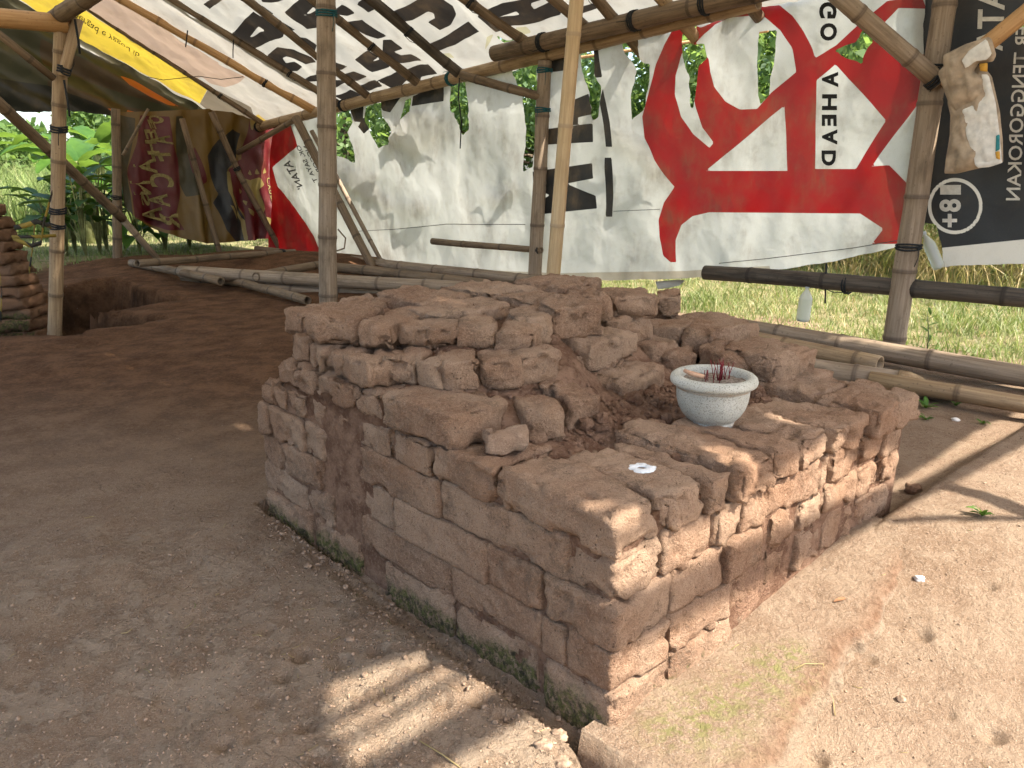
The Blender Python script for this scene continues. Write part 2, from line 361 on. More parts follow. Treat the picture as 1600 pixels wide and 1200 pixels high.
M['grass'] = mk_leaf('lawn_grass', (.12, .17, .05), (.29, .31, .13), .35, 1.2, (.46, .40, .24))
M['reed'] = mk_leaf('tall_reed', (.15, .22, .06), (.30, .36, .13), .4, .8, (.42, .38, .20))
M['straw'] = mk_leaf('dry_straw', (.36, .26, .11), (.52, .40, .20), .3, 1.2, (.14, .18, .04))
M['weed'] = mk_leaf('weed_leaf', (.05, .13, .02), (.11, .24, .04), .4, 10)
M['trunk'] = simple('tree_bark', (.16, .12, .085), .9, .4, 14, .5, .1, .02)
M['stem'] = simple('banana_stem', (.20, .21, .09), .7, .45, 8, .3)
M['hill'] = mk_leaf('far_foliage', (.05, .09, .03), (.12, .18, .06), .2, .3)

# ------------------------------------------------------------------ the ruin's own frame: near corner N, long sides A (left face) and B (right face)
N = np.array([.199, 1.289, 0.0]); A = az(-45); B = az(49)
MI = np.linalg.inv(np.array([A[:2], B[:2]]).T)
def to_ab(x, y):
    dx = np.asarray(x) - N[0]; dy = np.asarray(y) - N[1]
    return MI[0, 0] * dx + MI[0, 1] * dy, MI[1, 0] * dx + MI[1, 1] * dy
def ab_world(a, b, z): return np.stack(np.broadcast_arrays(N[0] + np.asarray(a) * A[0] + np.asarray(b) * B[0], N[1] + np.asarray(a) * A[1] + np.asarray(b) * B[1], np.asarray(z, float)), -1)

# the shelter's lines: back wall (posts), its outward normal, far end
W0 = np.array([2.40, 4.57, 0.0]); WD = np.array([-.70711, .70711, 0]); WN = np.array([.70711, .70711, 0])
PC = np.array([-3.28, 10.25, 0.0]); P185 = np.array([-4.63, 8.74, 0.0])
FD = (P185 - PC) / np.linalg.norm(P185 - PC); FN = np.array([FD[1], -FD[0], 0.0])
FN = FN if FN @ np.array([-.7, .7, 0]) > 0 else -FN
FLOOR = np.array([(5.9, 1.2), (2.45, 4.72), (-3.3, 10.2), (-4.7, 8.6), (-5.2, 7.2), (-5.6, 5.6), (-7, 2), (-7, -4), (5.9, -4)])
PIT = np.array([atz(u, v)[:2] for u, v in [(-80, 535), (60, 532), (125, 529), (140, 520), (200, 513), (268, 504), (205, 494), (142, 486), (185, 491), (235, 483), (288, 474), (240, 459), (170, 447), (100, 453), (40, 468), (-80, 480)]])
random.seed(3)
HOLES = []
for u, v, r in [(590, 1010, .022), (660, 1030, .024), (560, 1070, .016), (600, 1075, .02), (530, 1020, .024), (480, 1125, .02), (470, 1010, .022), (655, 985, .016), (750, 1085, .018), (720, 1060, .02), (790, 1110, .016), (690, 1085, .02), (500, 1180, .022),
                (410, 1075, .018), (415, 970, .018), (520, 930, .016), (545, 950, .016), (620, 960, .016), (430, 1000, .014), (350, 1150, .016), (445, 1040, .02), (560, 1180, .02), (1120, 1003, .017), (1065, 1058, .012), (1195, 935, .01), (1213, 948, .01), (1440, 985, .02), (1560, 1110, .02), (1280, 1130, .022), (1360, 1005, .016), (1420, 1165, .018), (1540, 940, .014), (1250, 910, .01), (1490, 1080, .012)]:
    p = atz(u, v); HOLES.append((p[0], p[1], r * 1.25))
def ledge_mask(x, y):
    a, b = to_ab(x, y)
    edge = -.275 + .10 * np.clip(b, 0, 1.3) + .016 * fbm(b * 5, 0, 3.1, 3) + .007 * fbm(b * 30, 0, 1.7, 2)
    m = sstep(a, edge - .006, edge + .010) * sstep(b + .006 * vnoise(a * 40, 0, 5), -.050, -.030) * (1 - sstep(b, 1.0, 1.5)) * (a < .2)
    return m, a, b, edge
def ground_z(x, y):
    x = np.asarray(x, float); y = np.asarray(y, float)
    r = np.hypot(x, y)
    nearw = 1 - sstep(r, 2.2, 3.6)
    z = .022 * fbm(x * .8, y * .8, 0, 3, 5) + .006 * fbm(x * 5, y * 5, 2, 4, 9) * (1 - sstep(r, 5, 9)) + .0022 * fbm(x * 26, y * 26, 1, 3, 19) * nearw
    # trodden crust that has scaled off in plates, and shrinkage cracks between them
    cz = fbm(x * 4.2, y * 4.2, 7, 5, 23); lw = nearw * sstep(-x, -.3, .2)
    z = z + .006 * sstep(cz, .05, .09) * lw - .005 * (1 - sstep(np.abs(fbm(x * 6.5, y * 6.5, 3, 3, 29)), 0, .035)) * lw * sstep(fbm(x * 2, y * 2, 1, 2, 31), -.1, .2)
    lm, a, b, edge = ledge_mask(x, y)
    rightside = sstep(-a, -.05, .05)
    z = z + rightside * (.09 * sstep(b, .35, 1.45) * (1 - sstep(-a, .15, 1.1)) - .092 * (1 - sstep(b, .5, 1.4)))
    # trampled, dished floor left of the ruin and the gap that has opened along its foot
    left = sstep(-b, -.02, .03) * sstep(a, -.45, .1)
    z = z - .03 * left * (1 - sstep(a, .9, 1.42))
    tr = np.exp(-((b + .03) / .035) ** 2) * sstep(a, -.55, -.3) * (1 - .75 * sstep(a, .55, 1.1)) * (1 - sstep(a, 1.25, 1.5))
    tr = np.maximum(tr, sstep(a, .02, .07) * sstep(b, -.03, .0) * (a < 1.5) * (b < 1.45))
    z = z - .06 * tr
    bank = np.exp(-((b + .17 + .05 * fbm(a * 6, 1, 0, 3)) / .06) ** 2) * sstep(a, -.45, -.3) * (1 - sstep(a, .1, .4)); z = z + .0 * bank
    for hx, hy, hr in HOLES:
        q = np.hypot(x - hx, y - hy) / hr; z = z - np.where(q < 1.6, .80 * hr * np.exp(-(q * 1.15) ** 2.4) - .13 * hr * np.exp(-((q - 1.25) * 4) ** 2), 0)
    # rise of spoil at the back left
    z = z + .20 * np.exp(-(((x + 3.0) / 1.9) ** 2 + ((y - 8.7) / 1.1) ** 2)) + .05 * np.exp(-(((x + 1.2) / .9) ** 2 + ((y - 6.2) / .9) ** 2))
    near = (x < -1) & (y > 3) & (y < 12)
    if np.any(near):
        P = np.c_[x[near], y[near]]; s = poly_sdf(P, PIT) + .05 * fbm(P[:, 0] * 4, P[:, 1] * 4, 0, 3, 2)
        zz = z[near]; z[near] = zz - .40 * sstep(s, 0.0, .09) + .02 * sstep(-s, 0, .03) * (1 - sstep(-s, .1, .4))
    P = np.c_[x.ravel(), y.ravel()]; out = sstep(-poly_sdf(P, FLOOR), .15, 1.0).reshape(x.shape)
    z = z - out * .03 + out * .10 * fbm(x * .25, y * .25, 4, 2) * (1 - sstep(r, 60, 200))
    return z
def axis(spans):
    v = []
    for a0, a1, st in spans: v += list(np.arange(a0, a1 - 1e-9, st))
    return np.array(v + [spans[-1][1]])
gx = axis([(-900, -300, 200), (-300, -60, 40), (-60, -12, 4), (-12, -6, .4), (-6, -1.9, .045), (-1.9, -.9, .016), (-.9, -.55, .0075), (-.55, .75, .0056), (.75, 1.5, .0075), (1.5, 2.6, .016), (2.6, 6, .09), (6, 14, .5), (14, 60, 5), (60, 300, 40), (300, 900, 200)])
gy = axis([(-400, -40, 60), (-40, -4, 4), (-4, .6, .25), (.6, .95, .03), (.95, 1.75, .0056), (1.75, 2.3, .0075), (2.3, 3.4, .014), (3.4, 7, .035), (7, 10.5, .055), (10.5, 16, .3), (16, 60, 4), (60, 300, 40), (300, 1500, 200)])
GX, GY = np.meshgrid(gx, gy); GZ = ground_z(GX.ravel().copy(), GY.ravel().copy())
nxx, nyy = len(gx), len(gy)
ii, jj = np.meshgrid(np.arange(nxx - 1), np.arange(nyy - 1)); v0 = (jj * nxx + ii).ravel()
GQ = np.c_[v0, v0 + 1, v0 + nxx + 1, v0 + nxx]
gxy = np.c_[GX.ravel(), GY.ravel()]
grass_m = sstep(-poly_sdf(gxy, FLOOR) + .25 * fbm(gxy[:, 0] * 2, gxy[:, 1] * 2, 0, 3), .05, .6)
lmask, ga, gb, gedge = ledge_mask(gxy[:, 0], gxy[:, 1])
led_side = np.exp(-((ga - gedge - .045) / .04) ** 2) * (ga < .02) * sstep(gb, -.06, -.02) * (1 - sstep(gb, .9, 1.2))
sunlit_cream_m = np.exp(-((ga - gedge + .002) / .012) ** 2) * (ga < .02) * sstep(gb, -.06, -.02) * (1 - sstep(gb, 1.0, 1.3))
moss_m = np.zeros(len(gxy))
for u, v, rx in [(1215, 1040, .07), (1180, 1075, .07), (1095, 1120, .09), (1130, 1100, .07), (1050, 1130, .06), (1240, 1020, .04)]:
    p = atz(u, v, .05); moss_m = np.maximum(moss_m, np.exp(-(np.hypot(gxy[:, 0] - p[0], gxy[:, 1] - p[1]) / rx) ** 2))
dust_m = np.exp(-(((gxy[:, 0] + .3) / 1.3) ** 2 + ((gxy[:, 1] - 1.3) / 1.0) ** 2)) * .8 + sstep(gxy[:, 0] - gxy[:, 1], -1.0, -.3) * .7
ground_o = tag(link('ground', mesh_np('ground', np.c_[gxy, GZ], GQ, dict(grass=grass_m, pit=np.where((gxy[:, 0] < -1) & (gxy[:, 1] > 3) & (gxy[:, 1] < 12), sstep(poly_sdf(gxy, PIT), -.02, .06), 0), sunlit_cream=np.zeros(len(gxy)), ledge=np.zeros(len(gxy)), moss=np.zeros(len(gxy)), dust=np.clip(dust_m, 0, 1))), M['soil']), kind='structure')
# the earth ledge along the foot of the right face: a slab with its own broken side
nb_, nw_, ns_ = 300, 46, 7
lb = np.linspace(-.045, 1.22, nb_); le = -.275 + .10 * np.clip(lb, 0, 1.3) + .014 * fbm(lb * 5, 0, 3.1, 3) + .007 * fbm(lb * 28, 0, 1.7, 3)
LV = []; LA = []
def ledge_top(a, b): x, y = ab_world(a, b, 0)[..., 0], ab_world(a, b, 0)[..., 1]; return -.010 + .022 * fbm(x * .8, y * .8, 0, 3, 5) * .5 + .088 * sstep(b, .35, 1.45) * (1 - .25 * sstep(-a, .1, .3)) + .004 * fbm(x * 9, y * 9, 2, 4, 9) + .0018 * fbm(x * 30, y * 30, 1, 3, 19)
for k in range(nw_):
    f = k / (nw_ - 1); a_ = .03 + (le - .03) * f; zt = ledge_top(a_, lb) - .012 * sstep(f, .90, 1.0) - .010 * np.clip(vnoise(lb * 16, f * 9, 4), 0, 1) * sstep(f, .8, .97)
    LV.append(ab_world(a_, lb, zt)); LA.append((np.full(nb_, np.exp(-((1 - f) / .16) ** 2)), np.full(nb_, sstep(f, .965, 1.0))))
zt = LV[-1][:, 2]
for k in range(1, ns_ + 1):
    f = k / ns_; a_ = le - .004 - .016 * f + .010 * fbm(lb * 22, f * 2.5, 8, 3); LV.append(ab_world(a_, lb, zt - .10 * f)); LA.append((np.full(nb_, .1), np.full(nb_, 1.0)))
LV = np.concatenate(LV); nr = nw_ + ns_; i_, j_ = np.meshgrid(np.arange(nb_ - 1), np.arange(nr - 1)); v_ = (j_ * nb_ + i_).ravel(); LQ = np.c_[v_, v_ + nb_, v_ + nb_ + 1, v_ + 1]
# its end beside the left face
end = np.arange(nr) * nb_; n0_ = len(LV); LV = np.concatenate([LV, LV[end] - np.outer(np.ones(nr), B) * .012 - np.array([0, 0, .06]), LV[end] - np.outer(np.ones(nr), B) * .02 - np.array([0, 0, .14])])
e1 = n0_ + np.arange(nr); e2 = e1 + nr; LQ = np.concatenate([LQ, np.c_[end[:-1], e1[:-1], e1[1:], end[1:]], np.c_[e1[:-1], e2[:-1], e2[1:], e1[1:]]])
LA = np.concatenate([np.array(x).T for x in LA] + [np.tile([[.6, .0]], (2 * nr, 1))])
lmoss = np.zeros(len(LV))
for u, v, rx in [(1215, 1040, .07), (1180, 1075, .07), (1095, 1120, .09), (1130, 1100, .07), (1050, 1130, .06), (1240, 1020, .04)]:
    p = atz(u, v, 0); lmoss = np.maximum(lmoss, np.exp(-(np.hypot(LV[:, 0] - p[0], LV[:, 1] - p[1]) / rx) ** 2))
tag(link('earth_ledge', mesh_np('earth_ledge', LV, LQ, dict(ledge=LA[:, 0], sunlit_cream=LA[:, 1] * .8, moss=lmoss, dust=np.full(len(LV), .5), grass=np.zeros(len(LV)), pit=np.zeros(len(LV)))), M['soil']), kind='structure')
def gz1(x, y):
    a_, b_ = to_ab(x, y); z = float(ground_z(np.array([x], float), np.array([y], float))[0])
    if -.04 < b_ < 1.2 and -.275 + .10 * max(b_, 0) < a_ < 0: z = max(z, float(ledge_top(np.array(a_), np.array(b_))))
    return z

# ------------------------------------------------------------------ the brick ruin
ruin = empty('brick_ruin', (N[0], N[1], 0.0), 'stepped ruin of weathered brown bricks with a hollow for the offering pot', 'ruin')
brick_no = [0]
def brick_mesh(size, seed, r=.018, rough=1.0, res=.010, chips=2):
    """a hand-made brick: flat worn faces, ragged edges, bitten corners"""
    nx, ny, nz = [max(3, int(round(s / res))) for s in size]
    L, Q = box_lattice(nx, ny, nz); S = np.array(size); P = L * S; hs = S / 2
    rs = np.random.default_rng(seed); o = rs.uniform(-40, 40, 3); r = min(.0025 + r * .30, min(size) * .3)
    X, Y, Z = (P + o).T
    rv = np.clip(r * (1 + .8 * fbm(X * 14, Y * 14, Z * 14, 2, seed % 83)), .002, min(size) * .4)[:, None]
    q = np.clip(P, -(hs - rv), hs - rv); d = P - q; n = d / (np.linalg.norm(d, axis=1)[:, None] + 1e-9); P = q + n * rv
    gap = np.sort(hs - np.abs(P), axis=1); edge = np.exp(-(gap[:, 1] / .020) ** 2)
    h = .0045 * rough * fbm(X * 8, Y * 8, Z * 8, 3, seed % 97) + .0035 - .0055 * rough * np.abs(fbm(X * 24, Y * 24, Z * 24, 2, seed % 89)) + .0022 * rough * vnoise(X * 85, Y * 85, Z * 85, seed % 61)
    st = vnoise(X * 13, Y * 13, Z * 13, seed % 71) + .5 * vnoise(X * 29, Y * 29, Z * 29, 7)
    h = h - .013 * rough * edge * sstep(st, .15, .32) - .010 * rough * sstep(fbm(X * 19, Y * 19, Z * 19, 2, 3), .62, .72)
    P = P + n * h[:, None]
    for c in range(chips * 2 + 2):
        ax = rs.integers(0, 3); k = np.sign(rs.uniform(-1, 1, 3)) * hs * rs.uniform(.92, 1.1, 3)
        if c >= 2: k[ax] = rs.uniform(-1, 1) * hs[ax]
        rad = rs.uniform(.016, .034) * (.6 + .4 * rough); v = P - k; dd = np.linalg.norm(v, axis=1) + 1e-6; m_ = dd < rad
        P[m_] = P[m_] - (P[m_] / (np.linalg.norm(P[m_], axis=1)[:, None] + 1e-6)) * ((rad - dd[m_]) * .55)[:, None]
    P[:, 0] += .05 * rs.uniform(-1, 1) * P[:, 2] + .04 * rs.uniform(-1, 1) * P[:, 1]; P[:, 1] += .05 * rs.uniform(-1, 1) * P[:, 2]; P[:, 2] += .03 * rs.uniform(-1, 1) * P[:, 0] + .03 * rs.uniform(-1, 1) * P[:, 1]
    return P, Q
def add_brick(c, ex, size, parent=ruin, base=N, mat='brick', r=.018, rough=1.0, tilt=0.0, roll=0.0, name='brick', chips=2, res=.0095, label=None):
    """centre c (world), unit direction ex of its length, size (length, width, height)"""
    brick_no[0] += 1; P, Q = brick_mesh(size, 1000 + brick_no[0] * 13, r, rough, res, chips)
    ex = np.asarray(ex, float); ex = ex / np.linalg.norm(ex); ey = np.array([-ex[1], ex[0], 0])
    Mx = Matrix(((ex[0], ey[0], 0), (ex[1], ey[1], 0), (0, 0, 1))) @ Matrix.Rotation(tilt, 3, 'Y') @ Matrix.Rotation(roll, 3, 'X')
    P = P @ np.array(Mx).T
    o = link(name, mesh_np(name, P, Q), M[mat], parent, loc=tuple(np.asarray(c) - np.array([base[0], base[1], 0])))
    return o
def fb(a0, a1, b0, b1, z0, z1, g=.003, **k):
    """brick laid along the faces: ranges in a (left face), b (right face) and height"""
    c = ab_world((a0 + a1) / 2, (b0 + b1) / 2, (z0 + z1) / 2)
    if a1 - a0 >= b1 - b0: return add_brick(c, A, (a1 - a0 - g, b1 - b0 - g, z1 - z0 - g * .6), **k)
    return add_brick(c, B, (b1 - b0 - g, a1 - a0 - g, z1 - z0 - g * .6), **k)
def ub(u0, v0, u1, v1, z0, z1, depth, **k):
    """brick whose lower front edge runs between two points at height z0"""
    p = atz(u0, v0, z0); q = atz(u1, v1, z0); e = q - p; L = np.linalg.norm(e); e /= L
    c = (p + q) / 2 + np.array([-e[1], e[0], 0]) * depth / 2; c[2] = (z0 + z1) / 2
    return add_brick(c, e, (L + .006, depth, z1 - z0), **k)
jr = np.random.default_rng(21)
# left face (b = 0), course by course: joints along a
Z5, Z4, Z3, Z2, Z1, Z0 = -.125, .062, .165, .269, .375, .465
def course_left(z0, z1, joints, d=.19, **k):
    for a0, a1 in zip(joints[:-1], joints[1:]):
        o = jr.uniform(-.007, .007); fb(a0, a1, .004 + o, d, z0, z1, **k)
course_left(Z5, Z4, [.215, .50, .80], r=.022, rough=1.1)
course_left(Z5, Z4, [.92, 1.18, 1.47], r=.022, rough=1.1)
fb(.80, .92, .03, .2, Z5, Z4, r=.03, rough=1.4)
course_left(Z4, Z3, [.20, .50, .915], r=.009, rough=.75, chips=1); course_left(Z3, Z2, [.20, .38, .73, .905], r=.009, rough=.75, chips=1); course_left(Z2, Z1, [.135, .545, .885], r=.010, rough=.8, chips=1)
# corner returns seen from both faces
fb(-.004, .21, .0, .205, Z5, Z4, r=.016); fb(-.002, .125, .002, .20, Z4, Z3, r=.010, rough=.8, chips=1); fb(.125, .20, .004, .18, Z4, Z3, r=.010, rough=.8, chips=1)
fb(0, .20, .0, .20, Z3, Z2, r=.010, rough=.85, chips=1); fb(.0, .135, .006, .16, Z2, Z1, r=.017, rough=1.3, chips=4)
# broken vertical seam in the left face
for z0, z1, a0, a1, b0 in [(Z4, Z3, .92, 1.05, .03), (Z3, Z2, .91, 1.1, .022), (Z2, Z1, .89, 1.07, .03), (Z1, Z0, .90, 1.05, .02)]: fb(a0, a1, b0, .2, z0, z1, r=.035, rough=1.7, chips=3)
course_left(Z4, Z3, [1.05, 1.20, 1.48], r=.017); course_left(Z3, Z2, [1.10, 1.33, 1.475], r=.018); course_left(Z2, Z1, [1.07, 1.18, 1.40, 1.47], r=.018)
course_left(Z1, .455, [1.05, 1.16, 1.28, 1.36, 1.455], d=.2, r=.03, rough=1.4)
# top course above the corner
fb(.005, .335, .0, .150, Z1, Z0 + .004, r=.022, rough=1.25, chips=3)
fb(.34, .56, -.004, .20, Z1, Z0, r=.022, rough=1.2); fb(.565, .72, .0, .18, Z1, Z0 - .004, r=.025); fb(.725, .89, .004, .19, Z1, Z0 - .006, r=.025)
fb(.0, .30, .157, .30, Z1, Z0 - .002, r=.022, rough=1.2, chips=3); fb(-.008, .29, .303, .375, Z1 - .005, Z0 - .008, r=.022, rough=1.4)
# right face (a = 0), joints along b
def course_right(z0, z1, joints, d=.18, **k):
    for b0, b1 in zip(joints[:-1], joints[1:]):
        o = jr.uniform(-.006, .006); fb(.003 + o, d, b0, b1, z0, z1, **k)
course_right(Z2, Z1, [.165, .345, .452, .562], r=.014, rough=.85, chips=1); course_right(Z2, Z1 - .005, [.57, .832], r=.011, rough=.8, chips=1); course_right(Z2, Z1 - .005, [.84, .892, 1.06, 1.2, 1.36], r=.022, rough=1.2)
course_right(Z3, Z2, [.205, .40, .57], r=.008, rough=.7, chips=1); course_right(Z3, Z2, [.60, .73], r=.02); course_right(Z3 + .01, Z2, [.735, .88, 1.08, 1.22, 1.345], r=.022, rough=1.25)
course_right(Z4, Z3, [.205, .455], r=.010, rough=.8, chips=1)
for b0, b1, a0 in [(.46, .58, .02), (.60, .74, .012), (.745, .90, .006), (.905, 1.1, .01), (1.1, 1.33, .012)]: fb(a0, .19, b0, b1, Z4, Z3 + .008, r=.022, rough=1.2)
fb(.0, .18, .21, .455, Z5 + .03, Z4, r=.02); fb(.02, .19, .46, .75, Z5 + .04, Z4, r=.025, rough=1.3); fb(.02, .19, .76, 1.1, Z5 + .04, Z4, r=.025); fb(.02, .19, 1.11, 1.34, Z5 + .05, Z4, r=.025)
# top course along the right face, loose headers
fb(-.030, .335, .388, .545, Z1 + .002, Z0 + .006, r=.020, rough=1.0)
fb(-.012, .29, .555, .665, Z1, Z0 - .002, r=.03, rough=1.3); fb(-.02, .30, .668, .83, Z1, Z0 + .002, r=.032, rough=1.4, chips=3)
fb(-.012, .27, .845, 1.055, Z1 - .012, Z0 - .018, r=.026, rough=1.5, chips=4); fb(-.03, .17, 1.075, 1.365, Z1 - .005, Z0 - .006, r=.03, rough=1.3, chips=4)
fb(.165, .37, 1.10, 1.36, Z1, Z0 - .012, r=.024, rough=1.3, tilt=.05); fb(.30, .52, 1.11, 1.355, .44, .545, r=.026, rough=1.2, chips=4)
# second tier over the left face
fb(.49, .775, .0, .195, Z0 + .002, .552, r=.02, rough=1.2, chips=3); fb(.78, .89, .006, .2, Z0, .545, r=.03, rough=1.4); fb(.895, 1.02, .0, .2, Z0, .54, r=.032, rough=1.6)
fb(1.02, 1.12, .01, .2, Z0 - .005, .54, r=.03, rough=1.5); fb(1.12, 1.24, .015, .2, Z0 - .005, .535, r=.03, rough=1.5); fb(1.24, 1.38, .03, .22, Z0 - .01, .53, r=.03, rough=1.5)
ub(832, 698, 886, 691, .452, .535, .17, r=.02); ub(887, 674, 933, 667, .452, .54, .22, r=.02); ub(768, 672, 820, 674, .462, .515, .09, r=.022, rough=1.2)
ub(846, 655, 884, 650, .46, .555, .14, r=.03, rough=1.4)
# third tier
ub(688, 614, 750, 612, .545, .628, .22, r=.02, rough=1.2); ub(752, 611, 815, 609, .545, .624, .2, r=.024); ub(817, 609, 877, 601, .54, .63, .22, r=.018)
ub(596, 600, 646, 604, .55, .622, .16, r=.03, rough=1.3); ub(648, 606, 686, 613, .545, .622, .18, r=.022)
fb(.82, .98, .012, .2, .542, .615, r=.026, rough=1.5, chips=4); fb(.98, 1.08, .03, .22, .54, .612, r=.03, rough=1.5); fb(1.08, 1.19, .035, .22, .535, .61, r=.032, rough=1.6); fb(1.19, 1.34, .05, .24, .53, .615, r=.03, rough=1.5)
# fourth tier and the crest
ub(476, 538, 560, 541, .615, .695, .30, r=.032, rough=1.5, chips=3); ub(562, 542, 612, 546, .62, .688, .28, r=.03, rough=1.4); ub(614, 546, 668, 550, .615, .684, .25, r=.03, rough=1.5)
ub(671, 547, 716, 547, .62, .682, .22, r=.026, rough=1.2); ub(717, 547, 774, 547, .62, .685, .22, r=.024); ub(777, 551, 838, 553, .615, .678, .22, r=.022, rough=1.1)
fb(1.28, 1.42, .08, .40, .60, .685, r=.03, rough=1.5); fb(1.10, 1.40, .40, .62, .62, .70, r=.03, rough=1.5); fb(.90, 1.09, .30, .62, .63, .70, r=.03, rough=1.5)
fb(1.06, 1.34, .63, .86, .63, .71, r=.032, rough=1.5); fb(.82, 1.05, .62, .80, .64, .712, r=.03, rough=1.6); fb(.98, 1.24, .87, 1.10, .63, .718, r=.032, rough=1.5)
ub(866, 534, 943, 528, .615, .715, .26, r=.022, rough=1.3, chips=3); ub(800, 538, 864, 537, .62, .695, .2, r=.035, rough=1.6)
ub(958, 502, 1030, 500, .62, .70, .2, r=.026, rough=1.2); ub(1028, 494, 1064, 495, .575, .65, .2, r=.03, rough=1.4); ub(1000, 505, 1060, 505, .53, .60, .24, r=.03, rough=1.4); ub(905, 505, 957, 503, .63, .712, .2, r=.03, rough=1.4); fb(.72, .98, .84, 1.06, .545, .632, r=.03, rough=1.4); fb(.60, .74, .60, .82, .53, .62, r=.03, rough=1.5)
# the lower rows behind the pot
ub(947, 545, 1064, 557, .475, .57, .20, r=.018, rough=.9, chips=2); ub(1066, 558, 1112, 561, .478, .568, .26, r=.022, rough=1.3, chips=4); ub(1112, 553, 1186, 541, .475, .566, .26, r=.022, rough=1.1)
ub(948, 559, 1014, 579, .465, .552, .15, r=.018); ub(1034, 582, 1086, 584, .455, .522, .11, r=.03, rough=1.1); ub(1088, 580, 1122, 585, .455, .54, .16, r=.03, rough=1.5)
ub(1120, 604, 1196, 603, .43, .53, .2, r=.024, rough=1.3, chips=4)
ub(862, 604, 905, 607, .49, .575, .15, r=.035, rough=1.6); ub(906, 602, 972, 605, .475, .555, .14, r=.036, rough=1.7, chips=3); ub(925, 628, 985, 622, .43, .50, .16, r=.036, rough=1.5, tilt=.12)
fb(.70, .92, 1.16, 1.40, .42, .52, r=.03, rough=1.3); fb(.95, 1.2, 1.12, 1.38, .52, .64, r=.03, rough=1.4); fb(.5, .72, .62, .84, .44, .53, r=.035, rough=1.5)
# back and far sides, seen from a step aside
for zc in ((Z5, .1), (.1, .23), (.23, .36), (.36, .47)):
    for a0 in (.25, .60, .95, 1.2): fb(a0, a0 + .33 if a0 < 1.2 else 1.46, 1.2, 1.39, zc[0], zc[1], res=.03)
    for b0 in (.22, .55, .87): fb(1.27, 1.46, b0, b0 + .32, zc[0], zc[1], res=.03)
# crumbled earth that fills the ruin
ctrl = np.array([(.06, .08, .42), (.2, .2, .425), (.2, .32, .425), (.22, .42, .43), (.28, .55, .43), (.22, .66, .432), (.34, .64, .44), (.2, .8, .415), (.15, .95, .39), (.1, 1.05, .38), (.2, 1.2, .385), (.35, 1.2, .43), (.36, .95, .44), (.45, .62, .47), (.42, .45, .475),
                 (.42, .3, .455), (.6, .75, .465), (.5, 1.0, .445), (.7, 1.1, .45), (.9, 1.25, .45), (.62, .45, .575), (.72, .5, .635), (.8, .3, .635), (1.0, .3, .655), (1.2, .3, .655), (1.0, .6, .675), (.9, .8, .675), (.75, .72, .60), (1.2, .8, .64), (1.3, 1.1, .58), (1.1, 1.1, .62), (1.42, .07, .42), (1.42, .5, .55), (1.2, .07, .47),
                 (.95, .07, .50), (.7, .12, .53), (.58, .2, .53), (.7, .25, .60), (.05, .5, .42), (.05, 1.2, .39), (.5, 1.33, .42), (.1, 1.33, .37), (1.3, .2, .60), (.3, .35, .42), (.55, .07, .43), (.3, .07, .42), (.78, .95, .55), (.72, 1.08, .46), (.95, 1.08, .56), (.85, 1.28, .45)])
na, nb = 118, 112; ca = np.linspace(.02, 1.45, na); cb_ = np.linspace(.018, 1.375, nb); CA, CB = np.meshgrid(ca, cb_); wsum = 0; zsum = 0
for a_, b_, z_ in ctrl:
    w = 1.0 / ((CA - a_) ** 2 + (CB - b_) ** 2 + .0015) ** 2; wsum = wsum + w; zsum = zsum + w * z_
CZ = zsum / wsum + .010 * fbm(CA * 9, CB * 9, 0, 4, 31) + .005 * fbm(CA * 45, CB * 45, 0, 3, 33)
def core_z(a, b):
    i = int(np.clip(round((a - .02) / (1.43) * (na - 1)), 0, na - 1)); j = int(np.clip(round((b - .018) / 1.357 * (nb - 1)), 0, nb - 1)); return float(CZ[j, i])
CV = ab_world(CA.ravel(), CB.ravel(), CZ.ravel())
i2, j2 = np.meshgrid(np.arange(na - 1), np.arange(nb - 1)); q0 = (j2 * na + i2).ravel(); CQ = np.c_[q0, q0 + na, q0 + na + 1, q0 + 1][:, ::-1]
ring = np.concatenate([np.arange(na), np.arange(1, nb) * na + na - 1, (nb - 1) * na + np.arange(na - 2, -1, -1), np.arange(nb - 2, 0, -1) * na])
steps = 8; verts = [CV]; n0 = len(CV); Qs = [CQ]; prev = ring
for k in range(1, steps + 1):
    f = k / steps; pr = CV[ring].copy(); pr[:, 2] = pr[:, 2] * (1 - f) + (-.12) * f; verts.append(pr); cur = n0 + np.arange(len(ring)); n0 += len(ring)
    Qs.append(np.c_[prev, np.roll(prev, -1), np.roll(cur, -1), cur]); prev = cur
CVV = np.concatenate(verts) - np.array([N[0], N[1], 0])
tag(link('earth_fill', mesh_np('earth_fill', CVV, np.concatenate(Qs)), M['core'], ruin), kind='stuff')
# crumbs of brick in the hollow
mb = MB(); L3, Q3 = box_lattice(2, 2, 2); L3 = L3 / np.linalg.norm(L3 + 1e-9, axis=1)[:, None]
L3q = L3 * .5
cr = np.random.default_rng(5)
for k in range(1500):
    if k < 900: a_, b_ = cr.uniform(.1, .5), cr.uniform(.28, 1.3)
    else: a_, b_ = cr.uniform(.05, 1.4), cr.uniform(.05, 1.33)
    s = cr.uniform(.004, .011) if cr.random() < .9 else cr.uniform(.012, .024)
    P = L3q * s * 2 * cr.uniform(.6, 1.2, 3) * (1 + .3 * cr.uniform(-1, 1, (len(L3q), 1)))
    mb.add(P + ab_world(a_, b_, core_z(a_, b_) + s * .3) - np.array([N[0], N[1], 0]), Q3)
tag(link('brick_crumbs', mb.mesh('brick_crumbs', False), M['core'], ruin), kind='stuff')

